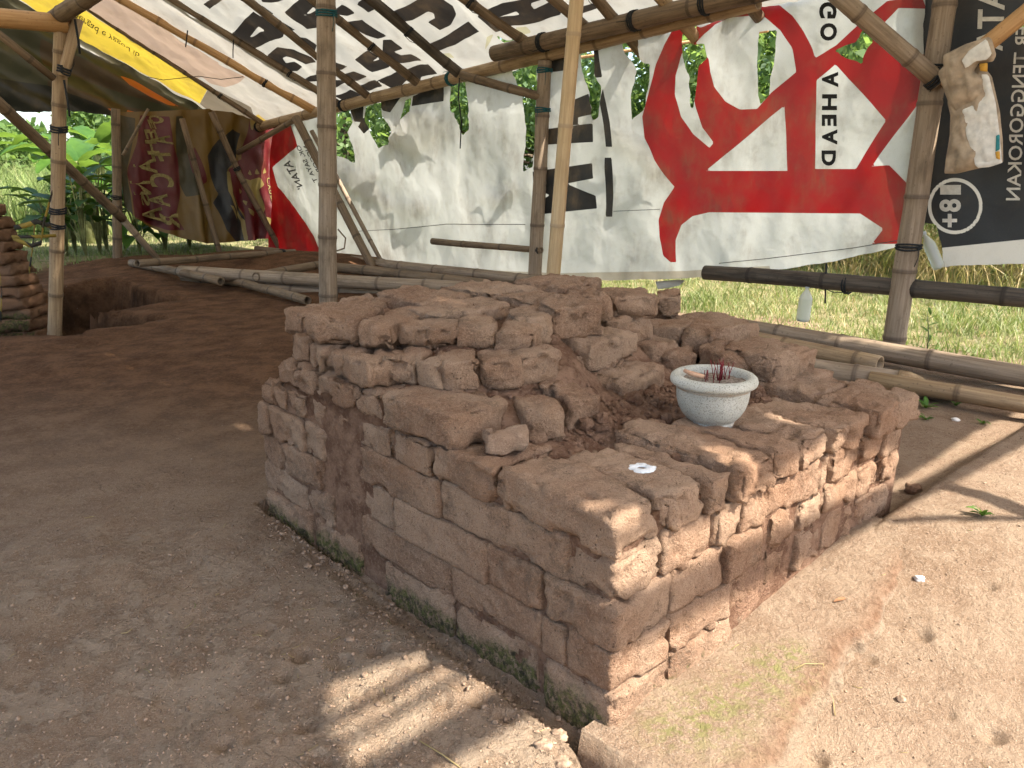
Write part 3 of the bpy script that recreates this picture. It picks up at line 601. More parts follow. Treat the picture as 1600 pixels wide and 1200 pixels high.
# loose pieces lying on the ruin
def loose(name, u, v, z, size, yaw, label, mat='brick', r=.02, rough=1.1, cat='brick fragment', tilt=0., roll=0., chips=4, lift=.42):
    p = atz(u, v, z); e = empty(name, (p[0], p[1], z), None, None)
    bpy.data.objects.remove(e)
    brick_no[0] += 1; P, Q = brick_mesh(size, 5000 + brick_no[0] * 7, r, rough, .009, chips)
    Mx = np.array(Matrix.Rotation(yaw, 3, 'Z') @ Matrix.Rotation(tilt, 3, 'Y') @ Matrix.Rotation(roll, 3, 'X'))
    P = P @ Mx.T; P[:, 2] -= P[:, 2].min() + .004
    return tag(link(name, mesh_np(name, P, Q), M[mat], None, (p[0], p[1], z)), label, cat)
M['stone'] = mk_brick('pale_fragment', (.33, .215, .145), (.10, .07, .05), (.46, .34, .25), False)
loose('brick_fragment', 790, 703, .468, (.105, .075, .052), .25, 'pale wedge of broken brick lying loose on the top of the left face', 'stone', .02, 1.2)
loose('brick_fragment', 1213, 634, core_z(.22, .94) + .0, (.034, .028, .04), .4, 'small upright orange brick chip standing in the soil behind the pot', 'stone', .006, .5, tilt=.2)
loose('brick_fragment', 1066, 690, core_z(.27, .56), (.03, .022, .018), .1, 'small sunlit orange lump on the soil just in front of the pot', 'stone', .008, .6)

# ------------------------------------------------------------------ offering pot, incense, ash
def mk_pot():
    m, nt, out = mat_new('cement_pot'); t = NT(nt); p = t.obj()
    f = t.noise(p, 60, 5, .7); g = t.noise(p, 260, 3, .8); b = t.noise(p, 9, 4)
    c = t.mix(t.ramp(b, .3, .7), (.40, .39, .335), (.52, .51, .45)); c = t.mix(t.ramp(g, .52, .62, 0, .75), c, (.16, .155, .135)); c = t.mix(t.ramp(f, .60, .74, 0, .6), c, (.26, .22, .17))
    z = t.sep(p)[2]; gr = t.math('MULTIPLY', t.ramp(t.math('ABSOLUTE', t.math('SUBTRACT', z, .118)), 0, .007, 1, 0), t.ramp(b, .35, .6, .3, .9)); c = t.mix(gr, c, (.30, .20, .12))
    c = t.mix(t.math('MULTIPLY', t.ramp(z, .05, -.005), t.ramp(f, .4, .6, .15, .6)), c, (.33, .24, .17))
    t.princ(out, c, .9, t.bump(t.math('ADD', g, f), .5, .004), .2); return m
M['pot'] = mk_pot(); M['ash'] = simple('incense_ash', (.20, .165, .135), .95, .5, 150, .7, .1, .006)
pp = atz(1110, 660, .452); PZ = .448
pot = empty('incense_pot', (pp[0], pp[1], PZ), 'round pale cement pot with a thick rolled rim standing in the hollow of the ruin', 'pot')
pot.scale = (1, 1, .9)
body = [(0, .004), (.052, .0), (.060, .002), (.061, .012), (.058, .016), (.066, .022), (.077, .036), (.087, .056), (.0925, .078), (.0945, .100), (.0950, .114), (.0955, .116), (.098, .117), (.0985, .120), (.0975, .123), (.0985, .124)]
rim = [(.0985, .124), (.106, .125), (.1115, .130), (.1130, .138), (.1105, .147), (.104, .153), (.096, .155), (.089, .152), (.085, .145), (.083, .132), (.080, .120)]
V, Q = lathe(body, 56); V[:, :2] *= (1 + .004 * np.sin(np.arctan2(V[:, 1], V[:, 0]) * 3))[:, None]; link('bowl', mesh_np('bowl', V, Q), M['pot'], pot)
V, Q = lathe(rim, 56); link('rim', mesh_np('rim', V, Q), M['pot'], pot)
an = np.linspace(0, 2 * math.pi, 49)[:-1]; V = [[0, 0, .134]]; T = []; Qq = []
rr = np.linspace(.008, .0835, 10)
for r_ in rr: V += [[r_ * math.cos(a), r_ * math.sin(a), .134 + .004 * float(fbm(r_ * 60 * math.cos(a), r_ * 60 * math.sin(a), 0, 3)) - .2 * r_ * r_] for a in an]
T = [(0, 1 + j, 1 + (j + 1) % 48) for j in range(48)]
Qq = [(1 + i * 48 + j, 1 + (i + 1) * 48 + j, 1 + (i + 1) * 48 + (j + 1) % 48, 1 + i * 48 + (j + 1) % 48) for i in range(9) for j in range(48)]
ash = link('ash_bed', mesh_np('ash_bed', V, [np.array(Qq), np.array(T)]), M['ash'], pot)
M['incense'] = simple('red_incense_stick', (.16, .018, .022), .8, .3, 80, 0)
ir = np.random.default_rng(8)
for k in range(22):
    c = np.array([.018, .008]) if k < 17 else np.array([-.022, .004])
    c = c + ir.normal(0, .012 if k < 17 else .006, 2); hgt = ir.uniform(.035, .062) if k < 17 else ir.uniform(.018, .032); tl = ir.normal(0, .16, 2)
    mb = MB(); mb.tube([(0, 0, -.012), (tl[0] * hgt * .5, tl[1] * hgt * .5, hgt * .5), (tl[0] * hgt, tl[1] * hgt, hgt)], [.0011, .0011, .0009], 5)
    tag(link('incense_stick', mb.mesh('incense_stick'), M['incense'], None, (pp[0] + c[0], pp[1] + c[1], PZ + .120)), 'burnt-down dark red incense stick stuck upright in the ash of the pot', 'incense stick', 'incense sticks in the pot')
mb = MB(); mb.tube([(-.022, .006, .012), (-.008, 0, .006), (.012, 0, .0), (.03, -.006, -.003)], [.0045, .0065, .007, .005], 7)
tag(link('wood_stub', mb.mesh('wood_stub'), simple('peeled_wood', (.42, .25, .16), .8, .2, 60, .3), None, (pp[0] - .062, pp[1] - .02, PZ + .1405)), 'short orange-brown wood stub resting across the rim of the pot', 'stick')
# ring of white ash on a brick
rp = atz(1002, 731, .464); th_ = np.linspace(0, 2 * math.pi, 41)[:-1]; V = []; K = 40
for i, (rad, h) in enumerate([(.010, .0), (.012, .003), (.019, .004), (.027, .003), (.032, .0)]):
    for a in th_:
        q = 1 + .22 * float(fbm(math.cos(a) * 2.2, math.sin(a) * 2.2, i * .3, 3)); V.append((rad * q * math.cos(a), rad * q * .85 * math.sin(a), h * (1 + .5 * float(vnoise(math.cos(a) * 5, math.sin(a) * 5, 1)))))
Q = [(i * K + j, (i + 1) * K + j, (i + 1) * K + (j + 1) % K, i * K + (j + 1) % K) for i in range(4) for j in range(K)]
tag(link('ash_ring', mesh_np('ash_ring', V, np.array(Q)), simple('white_ash', (.60, .61, .62), .95, .12, 120, .5, .1), None, (rp[0], rp[1], .4625)), 'ring of white ash left on a brick at the edge of the hollow', 'ash')

# ------------------------------------------------------------------ bamboo
def Wp(u, v, off=0.0): return hit(u, v, W0 + WN * off, WN)
def coil(z, r, mat, parent, turns=4, wr=.006, tail=.12, seed=0):
    q = np.random.default_rng(seed); n = turns * 12; a = np.linspace(0, turns * 2 * math.pi, n)
    pts = np.c_[(r + wr * .6) * np.cos(a), (r + wr * .6) * np.sin(a), z + np.linspace(-.5, .5, n) * wr * 2 * turns * .7 + .006 * np.sin(a * 1.5)]
    mb = MB(); mb.tube(pts, wr, 5)
    if tail: a0 = q.uniform(0, 6.28); e = np.array([math.cos(a0), math.sin(a0), 0]) * (r + wr); mb.tube([e + (0, 0, z), e * 1.15 + (0, 0, z - tail * .5), e * 1.05 + (.01, .01, z - tail)], [wr * .5, wr * .45, wr * .4], 4)
    return link('rope_tie', mb.mesh('rope_tie'), M[mat], parent)
pole_no = [0]
def pole(p0, p1, r0, label, mat='bam', r1=None, node=.38, ties=(), bend=0.0, name='bamboo_pole', cat='bamboo pole', group=None, k=14, open_ends=True, parent=None, parent_loc=None):
    pole_no[0] += 1; q = np.random.default_rng(300 + pole_no[0]); p0 = np.asarray(p0, float); p1 = np.asarray(p1, float); r1 = r0 * .93 if r1 is None else r1
    d = p1 - p0; L = float(np.linalg.norm(d)); zs = [0.0]; nd = [0]; z = q.uniform(.25, 1.0) * node
    while z < L - .03:
        for dz, m_ in ((-.05, 0), (-.014, .15), (-.005, 1), (.002, .8), (.008, 1), (.022, .1)):
            if .002 < z + dz < L - .002: zs.append(z + dz); nd.append(m_)
        z += node * q.uniform(.85, 1.15)
    zs.append(L); nd.append(0); zs = np.array(zs); nd = np.array(nd); o = np.argsort(zs); zs, nd = zs[o], nd[o]
    rad = (r0 + (r1 - r0) * zs / L) * (1 + .055 * (nd >= .8) - .02 * (nd == 0))
    rad = rad * (1 + .025 * vnoise(zs * 3, pole_no[0], 0)); bx, by = q.normal(0, 1, 2); bl = math.hypot(bx, by); bx, by = bx / bl, by / bl
    cx = bend * L * np.sin(math.pi * zs / L) * bx + .004 * vnoise(zs * 1.7, 3, pole_no[0]); cy = bend * L * np.sin(math.pi * zs / L) * by + .004 * vnoise(zs * 1.7, 9, pole_no[0])
    an = np.arange(k) * 2 * math.pi / k; V = []; at = []
    if open_ends: V += [np.c_[cx[0] + .72 * rad[0] * np.cos(an), cy[0] + .72 * rad[0] * np.sin(an), np.full(k, .05)]]; at += [np.full(k, .9)]; V += [np.c_[cx[0] + .74 * rad[0] * np.cos(an), cy[0] + .74 * rad[0] * np.sin(an), np.full(k, 0.)]]; at += [np.full(k, .1)]
    for i in range(len(zs)): V.append(np.c_[cx[i] + rad[i] * np.cos(an), cy[i] + rad[i] * np.sin(an), np.full(k, zs[i])]); at.append(np.full(k, nd[i]))
    if open_ends: V += [np.c_[cx[-1] + .74 * rad[-1] * np.cos(an), cy[-1] + .74 * rad[-1] * np.sin(an), np.full(k, L)]]; at += [np.full(k, .1)]; V += [np.c_[cx[-1] + .72 * rad[-1] * np.cos(an), cy[-1] + .72 * rad[-1] * np.sin(an), np.full(k, L - .05)]]; at += [np.full(k, .9)]
    m_ = len(V); Q = [(i * k + j, i * k + (j + 1) % k, (i + 1) * k + (j + 1) % k, (i + 1) * k + j) for i in range(m_ - 1) for j in range(k)]
    V += [np.array([[cx[0], cy[0], .05 if open_ends else 0]]), np.array([[cx[-1], cy[-1], L - .05 if open_ends else L]])]; at += [np.array([.9]), np.array([.9])]
    c0 = m_ * k; T = [(c0, (j + 1) % k, j) for j in range(k)] + [(c0 + 1, (m_ - 1) * k + j, (m_ - 1) * k + (j + 1) % k) for j in range(k)]
    ob = link(name, mesh_np(name, np.concatenate(V), [np.array(Q), np.array(T)], dict(node=np.concatenate(at))), M[mat])
    ob.location = p0; ob.rotation_mode = 'QUATERNION'; ob.rotation_quaternion = Vector(d).to_track_quat('Z', 'Y'); tag(ob, label, cat, group)
    for i, tt in enumerate(ties):
        t_, m2 = tt[0], tt[1]; coil(t_ * L, (r0 + (r1 - r0) * t_) * 1.03, m2, ob, *(tt[2:] or (4,)), seed=i)
    return ob
def ext(p, q, t0, t1):
    p = np.asarray(p); q = np.asarray(q); return p + (q - p) * t0, p + (q - p) * t1
def ground_foot(p, q, dz=-.15):
    """carry the line q->p down to the ground"""
    p = np.asarray(p); q = np.asarray(q); z = gz1(p[0], p[1]) + dz; t = (z - q[2]) / (p[2] - q[2]); return q + (p - q) * t

# upright posts
b = atz(1395, 550); t = Wp(1478, 0, 0); pole(ground_foot(b, t), b + (t - b) * 1.28, .068, 'thick brown bamboo post with a plastic sack hung at its lashing', 'bam_grey', .062, .46, [(.30, 'rope', 4), (.66, 'rope', 6)])
b = Wp(835, 440, -.02); t = Wp(852, 95, -.02); pole(ground_foot(b, t), t, .062, 'greenish weathered bamboo post against the torn white banner', 'bam_grey', .058, .42, [(.965, 'rope_teal', 4), (.82, 'rope_teal', 4)])
b = aty(863, 440, 5.5); t = aty(903, -20, 5.4); pole(ground_foot(b, t), b + (t - b) * 1.25, .053, 'slim new pale yellow bamboo pole leaning up to the roof', 'bam_light', .047, .62)
b = aty(513, 470, 5.8); t = aty(510, -5, 5.8); pole(ground_foot(b, t), b + (t - b) * 1.33, .070, 'tall grey-tan bamboo post behind the ruin with a teal lashing', 'bam_grey', .066, .40, [(.735, 'rope_teal', 5)])
b = atz(87, 510, -.05); t = aty(95, 35, 5.4); pole(ground_foot(b, t, -.32), t, .050, 'slender tan bamboo post standing in the pit beside the brick pillar', 'bam', .046, .34, [(.76, 'rope', 5), (.56, 'rope', 5), (.52, 'rope', 4)])
pole(P185 + (0, 0, .0 - .15), aty(181, 170, 8.78), .052, 'dark bamboo corner post at the edge of the gold and red banner', 'bam_dark', .047, .4, [(.5, 'rope', 4)])
# roof edge and its poles
E0 = Wp(370, 207); E1 = Wp(905, 73); ee = (E1 - E0); EA = E0 - ee * .02; EB = E0 + ee * 1.25
pole(EA, EB, .058, 'long tan eave pole carrying the rafter ends over the torn banner', 'bam', .055, .5, [(.1, 'rope', 4), (.36, 'rope', 4), (.60, 'rope_teal', 5)])
a_, b_ = Wp(772, 84, -.13), Wp(1165, -8, -.13); a_, b_ = ext(a_, b_, 0, 1.75)
pole(a_, b_, .066, 'thick dark eave pole with a sawn end lashed over the tan one', 'bam_dark', .06, .5, [(.14, 'rope', 5), (.36, 'rope', 5), (.50, 'rope', 4)])
pole(Wp(722, 118, -.05), Wp(846, 152, -.05), .040, 'short dark brace running from the eave down to the greenish post', 'bam_dark', None, .5, open_ends=False)
pole(Wp(1466, 128, -.07), Wp(1300, -15, -.55), .052, 'grey bamboo brace climbing from the sack post to the eave', 'bam_grey', .048, .34, [(.03, 'rope', 5)])
pole(Wp(1470, 128, -.06), Wp(1640, -12, -.10), .046, 'orange-brown bamboo brace behind the hanging plastic sack', 'bam_red', .044, .5)
# rails of the back wall
a_, b_ = ext(Wp(1180, 432, .02), Wp(1600, 468, .02), -.25, 1.6); pole(a_, b_, .056, 'blackened bamboo rail across the foot of the back wall', 'bam_black', .052, .55, [(.35, 'rope', 3)], .004)
a_, b_ = Wp(500, 402, -.06), Wp(872, 443, -.06); pole(a_, b_, .060, 'bleached bamboo rail along the hem of the white banner', 'bam_grey', .055, .6, bend=.006)
pole(Wp(676, 377, -.03), Wp(846, 391, -.03), .034, 'thin brown bamboo stick tied across the white banner', 'bam_dark', .028, .5, [(.97, 'rope', 4)])
pole(aty(462, 184, 9.0), aty(594, 440, 8.2), .050, 'leaning split bamboo strut beside the tall grey-tan post', 'bam_dark', .046, .4)
pole(aty(487, 205, 9.1), aty(612, 440, 8.35), .028, 'thin bamboo lath leaning beside the split strut', 'bam_grey', .024, .5)
# poles lying on the ground at the right
def gp(u, v, lift): p = atz(u, v, lift); return p
def lie(u0, v0, u1, v1, r, label, mat, t0=0, t1=1, h=0.0, **k):
    p, q = atz(u0, v0, r + h), atz(u1, v1, r + h); p, q = ext(p, q, t0, t1); return pole(p, q, r, label, mat, **k)
lie(1160, 512, 1600, 588, .060, 'grey bamboo pole lying along the grass edge by the sack post', 'bam_grey', -.1, 1.5, .02, node=.45)
lie(1180, 530, 1375, 569, .052, 'tan bamboo pole with a rotten split end on the ground', 'bam', -.25, 1, .03, node=.42)
crushed = lie(1230, 571, 1405, 596, .062, 'grey-tan bamboo pole with a crushed end beside the ruin', 'bam_grey', -.35, 1, .0, node=.36)
lie(1360, 592, 1640, 640, .043, 'clean orange-tan bamboo pole on the bare soil edge', 'bam', 0, 1.3, .02, node=.46)
lie(1405, 602, 1490, 617, .046, 'short pale bamboo offcut under the orange-tan pole', 'bam_grey', -.3, 1, -.01, node=.4)
# split, sharpened end of the crushed pole
p = atz(1405, 596, .062); q = atz(1456, 603, .06); mb = MB(); mb.tube([p - (q - p) * .05, p + (q - p) * .35, p + (q - p) * .7, q], [.060, .057, .036, .006], 12)
tip = link('split_tip', mb.mesh('split_tip'), M['bam'], crushed); tip.matrix_parent_inverse = Matrix.LocRotScale(crushed.location, crushed.rotation_quaternion, None).inverted()
# heap of poles behind the ruin
HP = [((283, 424), (722, 450), .062, 'bam_grey', 'long tan bamboo pole on top of the heap behind the ruin', .10), ((286, 433), (640, 452), .050, 'bam_dark', 'brown bamboo pole lying under the long tan one in the heap', .03), ((335, 432), (480, 470), .040, 'bam_dark', 'thin dark bamboo slanting down in front of the heap', .05),
      ((412, 450), (700, 463), .050, 'bam_grey', 'pale bamboo pole at the bottom of the heap behind the ruin', .0), ((205, 411), (345, 440), .042, 'bam_dark', 'grey crooked branch lying at the left end of the heap', .10), ((400, 432), (500, 414), .044, 'bam_dark', 'brown bamboo stub crossing the back of the heap', .12),
      ((520, 418), (760, 444), .050, 'bam_dark', 'dark bamboo pole behind the tall post in the heap', .10)]
for (u0, v0), (u1, v1), r, m_, lb, h in HP:
    y0 = 7.9; p = atz(u0, v0, r + h); q = atz(u1, v1, r + h)
    pole(p, q, r, lb, m_, None, .5, bend=.006)
pole(atz(215, 412, .28), aty(460, 393, 8.9), .036, 'thin dark rail tied below the gold and red banner', 'bam_dark', .034, .5, [(.9, 'rope', 4)])
pole(aty(400, 390, 9.2), aty(505, 402, 9.0), .045, 'short dark rail under the red corner of the banner', 'bam_dark', .04, .5)
# struts at the far end and the left
a_, b_ = aty(-30, 135, 6.6), aty(192, 342, 8.2); pole(a_, b_, .052, 'long dark bamboo brace slanting from the roof down past the corner post', 'bam_dark', .048, .55)
pole(b_, aty(262, 422, 8.55), .040, 'pale lower end of a slanting pole below the corner post', 'bam_grey', .03, .6)
FE = PC + FD * .3
def Fp(u, v, off=-.03): return hit(u, v, PC + FN * off, FN)
pole(Fp(284, 185, -.06), Fp(352, 425, -.06), .036, 'dark bamboo strut in front of the gold and red banner', 'bam_dark', .034, .5)
pole(Fp(330, 175, -.10), Fp(372, 268, -.12), .040, 'short brown bamboo strut hanging from the eave corner', 'bam_dark', .038, .4, [(.95, 'rope', 4)])
pole(Fp(368, 262, -.10), Fp(452, 415, -.06), .040, 'brown bamboo strut standing before the red part of the banner', 'bam_dark', .036, .4)
pole(Fp(372, 238, -.12), Wp(462, 186, -.15), .034, 'thin dark tie between the eave corner and the short strut', 'bam_dark', .032, .5)
pole(aty(192, 243, 8.6), aty(232, 170, 8.7), .018, 'thin twig-like stick lashed to the dark corner post', 'bam_dark', .015, .3)
# beams at the top of the pit post
J = aty(85, 42, 5.38)
pole(aty(-120, 18, 5.2), J + (.10, .02, .02), .062, 'thick orange-tan beam resting on the pit post', 'bam_red', .058, .5)
pole(J + (-.05, .1, .06), aty(165, -22, 4.75), .052, 'dark beam rising over the pit post towards the roof', 'bam_dark', .05, .4)
pole(J + (.16, .0, .05), aty(98, 118, 5.36), .036, 'short bamboo knee brace lashed to the pit post', 'bam', .034, .4, [(.9, 'rope', 5)])
pole(aty(-20, 40, 5.0), aty(84, 122, 5.35), .026, 'thin dark stick running from the pit post to the upper left beam', 'bam_dark', .024, .4)

# ------------------------------------------------------------------ roof planes
RD = np.array([-.848, -.530, .64]); RD /= np.linalg.norm(RD)                     # up the roof
ED = ee / np.linalg.norm(ee)                                                        # along the eave, left -> right
RN = np.cross(ED, RD); RN = RN if RN[2] > 0 else -RN; RN /= np.linalg.norm(RN)
RO = E0 + RN * .06
def Rp(u, v, off=0.0): return hit(u, v, RO + RN * off, RN)
EX = ED; EY = np.cross(RN, EX); EY = EY if EY @ RD > 0 else -EY
def r2(p): q = np.asarray(p) - RO; return np.array([q @ EX, q @ EY])
def r3(s, t, off): return RO + np.multiply.outer(s, EX) + np.multiply.outer(t, EY) + np.multiply.outer(off, RN)
RAF = [((128, 7), (405, 189), 'bam_dark', .036, 'dark rafter above the yellow strip of the roof tarp'), ((192, 0), (489, 172), 'bam_red', .050, 'thick orange-brown rafter between the yellow and white roof tarps'), ((270, 0), (526, 160), 'bam_dark', .040, 'brown rafter along the edge of the lettered roof tarp'),
       ((400, 10), (572, 148), 'bam_dark', .042, 'brown rafter crossing the second letters of the roof tarp'), ((528, 30), (650, 128), 'bam_dark', .044, 'brown rafter passing just behind the tall post'), ((582, 0), (710, 108), 'bam_black', .052, 'blackened thick rafter with torn edge in the middle of the lettered tarp'),
       ((731, 0), (822, 66), 'bam_dark', .044, 'brown rafter right of the blackened one'), ((866, 0), (912, 40), 'bam_dark', .040, 'brown rafter meeting the eave behind the pale leaning pole'), ((935, 0), (992, 70), 'bam_dark', .042, 'brown rafter ending over the split in the white banner'), ((1036, 0), (1078, 48), 'bam', .044, 'tan rafter end sticking out over the red logo'), ((1140, -30), (1175, 12), 'bam_dark', .04, 'dark rafter end at the top of the red logo')]
RIDGE = 3.1
for (u0, v0), (u1, v1), m_, r, lb in RAF:
    hi, lo = Rp(u0, v0, -.05), Rp(u1, v1, -.05); d = (hi - lo) / np.linalg.norm(hi - lo); L = (RIDGE - r2(lo)[1]) / (d @ EY)
    pole(lo - d * .10, lo + d * max(L, .5), r, lb, m_, r * .9, .42, [(.2, 'rope', 3)])
for s_, lb in ((8.9, 'dark rafter passing over the lashed sack post'), (10.1, 'dark rafter over the middle of the black banner'), (11.2, 'outermost dark rafter above the near gable tarp')):
    lo = RO + EX * s_ - RN * .05; pole(lo - EY * .1, lo + EY * RIDGE, .042, lb, 'bam_dark', group='rafters over the black banner')

# ------------------------------------------------------------------ tarpaulins and their print
def clip(V, T, f):
    """keep the part of the triangles where f > 0; V carries every per-vertex column"""
    f = np.where(np.abs(f) < 1e-5, 1e-5, f); inn = f[T] > 0; cnt = inn.sum(1); keep = [T[cnt == 3]]; newV = []; n = len(V); cache = {}; tri = []
    def cut(i, j):
        nonlocal n
        key = (min(i, j), max(i, j))
        if key not in cache: t = f[i] / (f[i] - f[j]); newV.append(V[i] + (V[j] - V[i]) * t); cache[key] = n; n += 1
        return cache[key]
    for tr_, m_ in zip(T[(cnt > 0) & (cnt < 3)], inn[(cnt > 0) & (cnt < 3)]):
        poly = []
        for k in range(3):
            i, j = int(tr_[k]), int(tr_[(k + 1) % 3])
            if m_[k]: poly.append(i)
            if m_[k] != m_[(k + 1) % 3]: poly.append(cut(i, j))
        for k in range(1, len(poly) - 1): tri.append((poly[0], poly[k], poly[k + 1]))
    V2 = np.concatenate([V, np.array(newV)]) if newV else V; T2 = np.concatenate(keep + ([np.array(tri)] if tri else []))
    used = np.unique(T2); mp = np.full(len(V2), -1); mp[used] = np.arange(len(used)); return V2[used], mp[T2]
def grid2(s0, s1, t0, t1, st):
    s = np.arange(s0, s1 + st, st); t = np.arange(t0, t1 + st, st); S, T = np.meshgrid(s, t); i, j = np.meshgrid(np.arange(len(s) - 1), np.arange(len(t) - 1)); v = (j * len(s) + i).ravel(); n = len(s)
    return np.c_[S.ravel(), T.ravel()], np.concatenate([np.c_[v, v + 1, v + n + 1], np.c_[v, v + n + 1, v + n]])
def sheet(name, P, T, outline, holes, inks, place, mat, label, cat='banner', group=None, rag=.012, parent=None):
    """P: 2-D points of the cloth, outline/holes/inks: polygons in the same coordinates, place(P) -> points of the place"""
    rg = rag * fbm(P[:, 0] * 9, P[:, 1] * 9, 0, 3, 12)
    f = poly_sdf(P, outline) + rg * .5
    for h in holes: f = np.minimum(f, -poly_sdf(P, h) + rg)
    cols = [P]; names = []
    for nm, polys, cuts in inks:
        g = np.full(len(P), -1.0)
        for p in polys: g = np.maximum(g, poly_sdf(P, p))
        for c in cuts: g = np.minimum(g, -poly_sdf(P, c))
        cols.append(g[:, None]); names.append(nm)
    V, T2 = clip(np.concatenate(cols, 1), T, f)
    me = mesh_np(name, place(V[:, :2]), T2, {nm: V[:, 2 + i] for i, nm in enumerate(names)})
    return tag(link(name, me, M[mat], parent), label, cat, group)
def text_on(s, o, ex, ey, surf, mat, parent, bold=.0, name='lettering'):
    """lettering printed on a cloth: o, ex, ey place the text's origin and axes, surf turns them into points of the place"""
    cu = bpy.data.curves.new('t', 'FONT'); cu.body = s; cu.size = 1.0; cu.offset = bold; cu.resolution_u = 3
    ob = bpy.data.objects.new('t', cu); col.objects.link(ob); dg = bpy.context.evaluated_depsgraph_get(); me = bpy.data.meshes.new_from_object(ob.evaluated_get(dg))
    bpy.data.objects.remove(ob); bpy.data.curves.remove(cu)
    for v in me.vertices: v.co = surf(o[0] + ex[0] * v.co.x + ey[0] * v.co.y, o[1] + ex[1] * v.co.x + ey[1] * v.co.y)
    me.name = name; return link(name, me, M[mat], parent)

def text_fit(s, u0, u1, v0, v1, surf, mat, parent, bold=.02, slant=0.0, name='lettering'):
    """one mirrored letter, read downwards with its top to the left, filling the box"""
    cu = bpy.data.curves.new('t', 'FONT'); cu.body = s; cu.size = 1.0; cu.offset = bold; cu.resolution_u = 4
    ob = bpy.data.objects.new('t', cu); col.objects.link(ob); dg = bpy.context.evaluated_depsgraph_get(); me = bpy.data.meshes.new_from_object(ob.evaluated_get(dg))
    bpy.data.objects.remove(ob); bpy.data.curves.remove(cu); c = np.array([v.co[:2] for v in me.vertices]); lo, hi = c.min(0), c.max(0); c = (c - lo) / (hi - lo)
    for v, (x, y) in zip(me.vertices, c): v.co = surf(u1 + (u0 - u1) * y + slant * x, v0 + (v1 - v0) * x)
    me.name = name; return link(name, me, M[mat], parent)
def strip_on(pts, w, surf, mat, parent, name):
    """a thin seam or cord mark following the cloth"""
    P = []
    for (u0, v0), (u1, v1) in zip(pts[:-1], pts[1:]):
        n = max(2, int(math.hypot(u1 - u0, v1 - v0) / 8))
        P += [surf(u0 + (u1 - u0) * k / n, v0 + (v1 - v0) * k / n) for k in range(n)]
    P.append(surf(*pts[-1])); mb = MB(); mb.tube(P, w / 2, 4); return link(name, mb.mesh(name), M[mat], parent)
# --- back wall banner
WB = W0 + WN * .10
def w2(u, v): q = hit(u, v, WB, WN) - WB; return np.array([q @ WD, q[2]])
def wdisp(s, z): return .045 * np.sin(s * 1.15 + .4) + .030 * fbm(s * 1.1, z * .8, 0, 3, 51) + .016 * fbm(s * 3.4 + z * 1.2, z * 2.0, 3, 2, 57) + .02 * np.sin((z - s * .35) * 5.2) * sstep(s, 2.5, 5.5) + .003 * fbm(s * 8, z * 4.5, 6, 3, 58) + .005 * np.abs(vnoise(s * 2.6 + z * 1.9, z * 1.1 - s * .8, 2, 59))
def wplace(P, off=0.0):
    s, z = P[:, 0], P[:, 1]; return WB + np.outer(s, WD) + np.outer(z, [0, 0, 1]) + np.outer(wdisp(s, z) + off, WN)
def wsurf(u, v): return wplace(w2(u, v)[None], -.008)[0]
WP = lambda pts: np.array([w2(u, v) for u, v in pts])
z3 = lambda pts: [(800 + x * .3375, y * .3375) for x, y in pts]
outl = WP([(428, 198), (428, 396), (500, 402), (600, 418), (700, 428), (800, 433), (870, 437), (960, 438), (1060, 436), (1180, 427), (1290, 411), (1370, 394), (1440, 371), (1441, -62), (1180, -2), (905, 66), (700, 118)])
holes = [WP(h) for h in [[(512, 172), (545, 168), (549, 190), (539, 206), (545, 235), (547, 256), (530, 246), (512, 240)], [(570, 165), (597, 160), (599, 180), (613, 204), (606, 226), (590, 230), (582, 214), (570, 190)], [(634, 155), (642, 152), (643, 185), (641, 213), (634, 206), (630, 190)],
                         [(703, 122), (731, 116), (737, 180), (741, 204), (731, 210), (717, 190), (703, 172)], [(806, 92), (846, 82), (846, 200), (838, 262), (824, 268), (829, 200), (826, 150), (813, 120)], [(910, 58), (930, 54), (931, 118), (942, 136), (938, 182), (930, 190), (926, 150), (914, 110)],
                         [(970, 54), (990, 50), (1001, 94), (1014, 100), (1013, 130), (1005, 172), (988, 190), (987, 150), (994, 112), (978, 80)], [(1062, 38), (1086, 32), (1079, 70), (1096, 66), (1101, 90), (1090, 102), (1083, 150), (1078, 166), (1072, 122), (1064, 96)], [(1184, 50), (1214, 45), (1209, 92), (1204, 120), (1201, 148), (1188, 161), (1182, 130)],
                         [(1300, 78), (1334, 66), (1345, 45), (1360, 41), (1362, 66), (1350, 86), (1347, 104), (1325, 92)]]]
red = [[(1060, 30), (1090, 42), (1120, 28), (1160, 16), (1190, 9), (1215, 7), (1236, 24), (1252, 47), (1266, 75), (1271, 90), (1305, 70), (1345, 32), (1382, 0), (1436, -8), (1444, 12), (1444, 300), (1424, 352), (1396, 382), (1358, 382), (1376, 358), (1340, 334), (1105, 332), (1080, 338), (1062, 352), (1053, 375), (1055, 410), (1045, 410), (1033, 400), (1027, 371), (1027, 344), (1036, 317), (1053, 292), (1036, 273), (1019, 250), (1006, 216), (1003, 182), (1011, 152), (1023, 101), (1036, 68), (1050, 42)],
       [(410, 180), (452, 196), (462, 228), (432, 262), (437, 292), (504, 408), (410, 408)]]
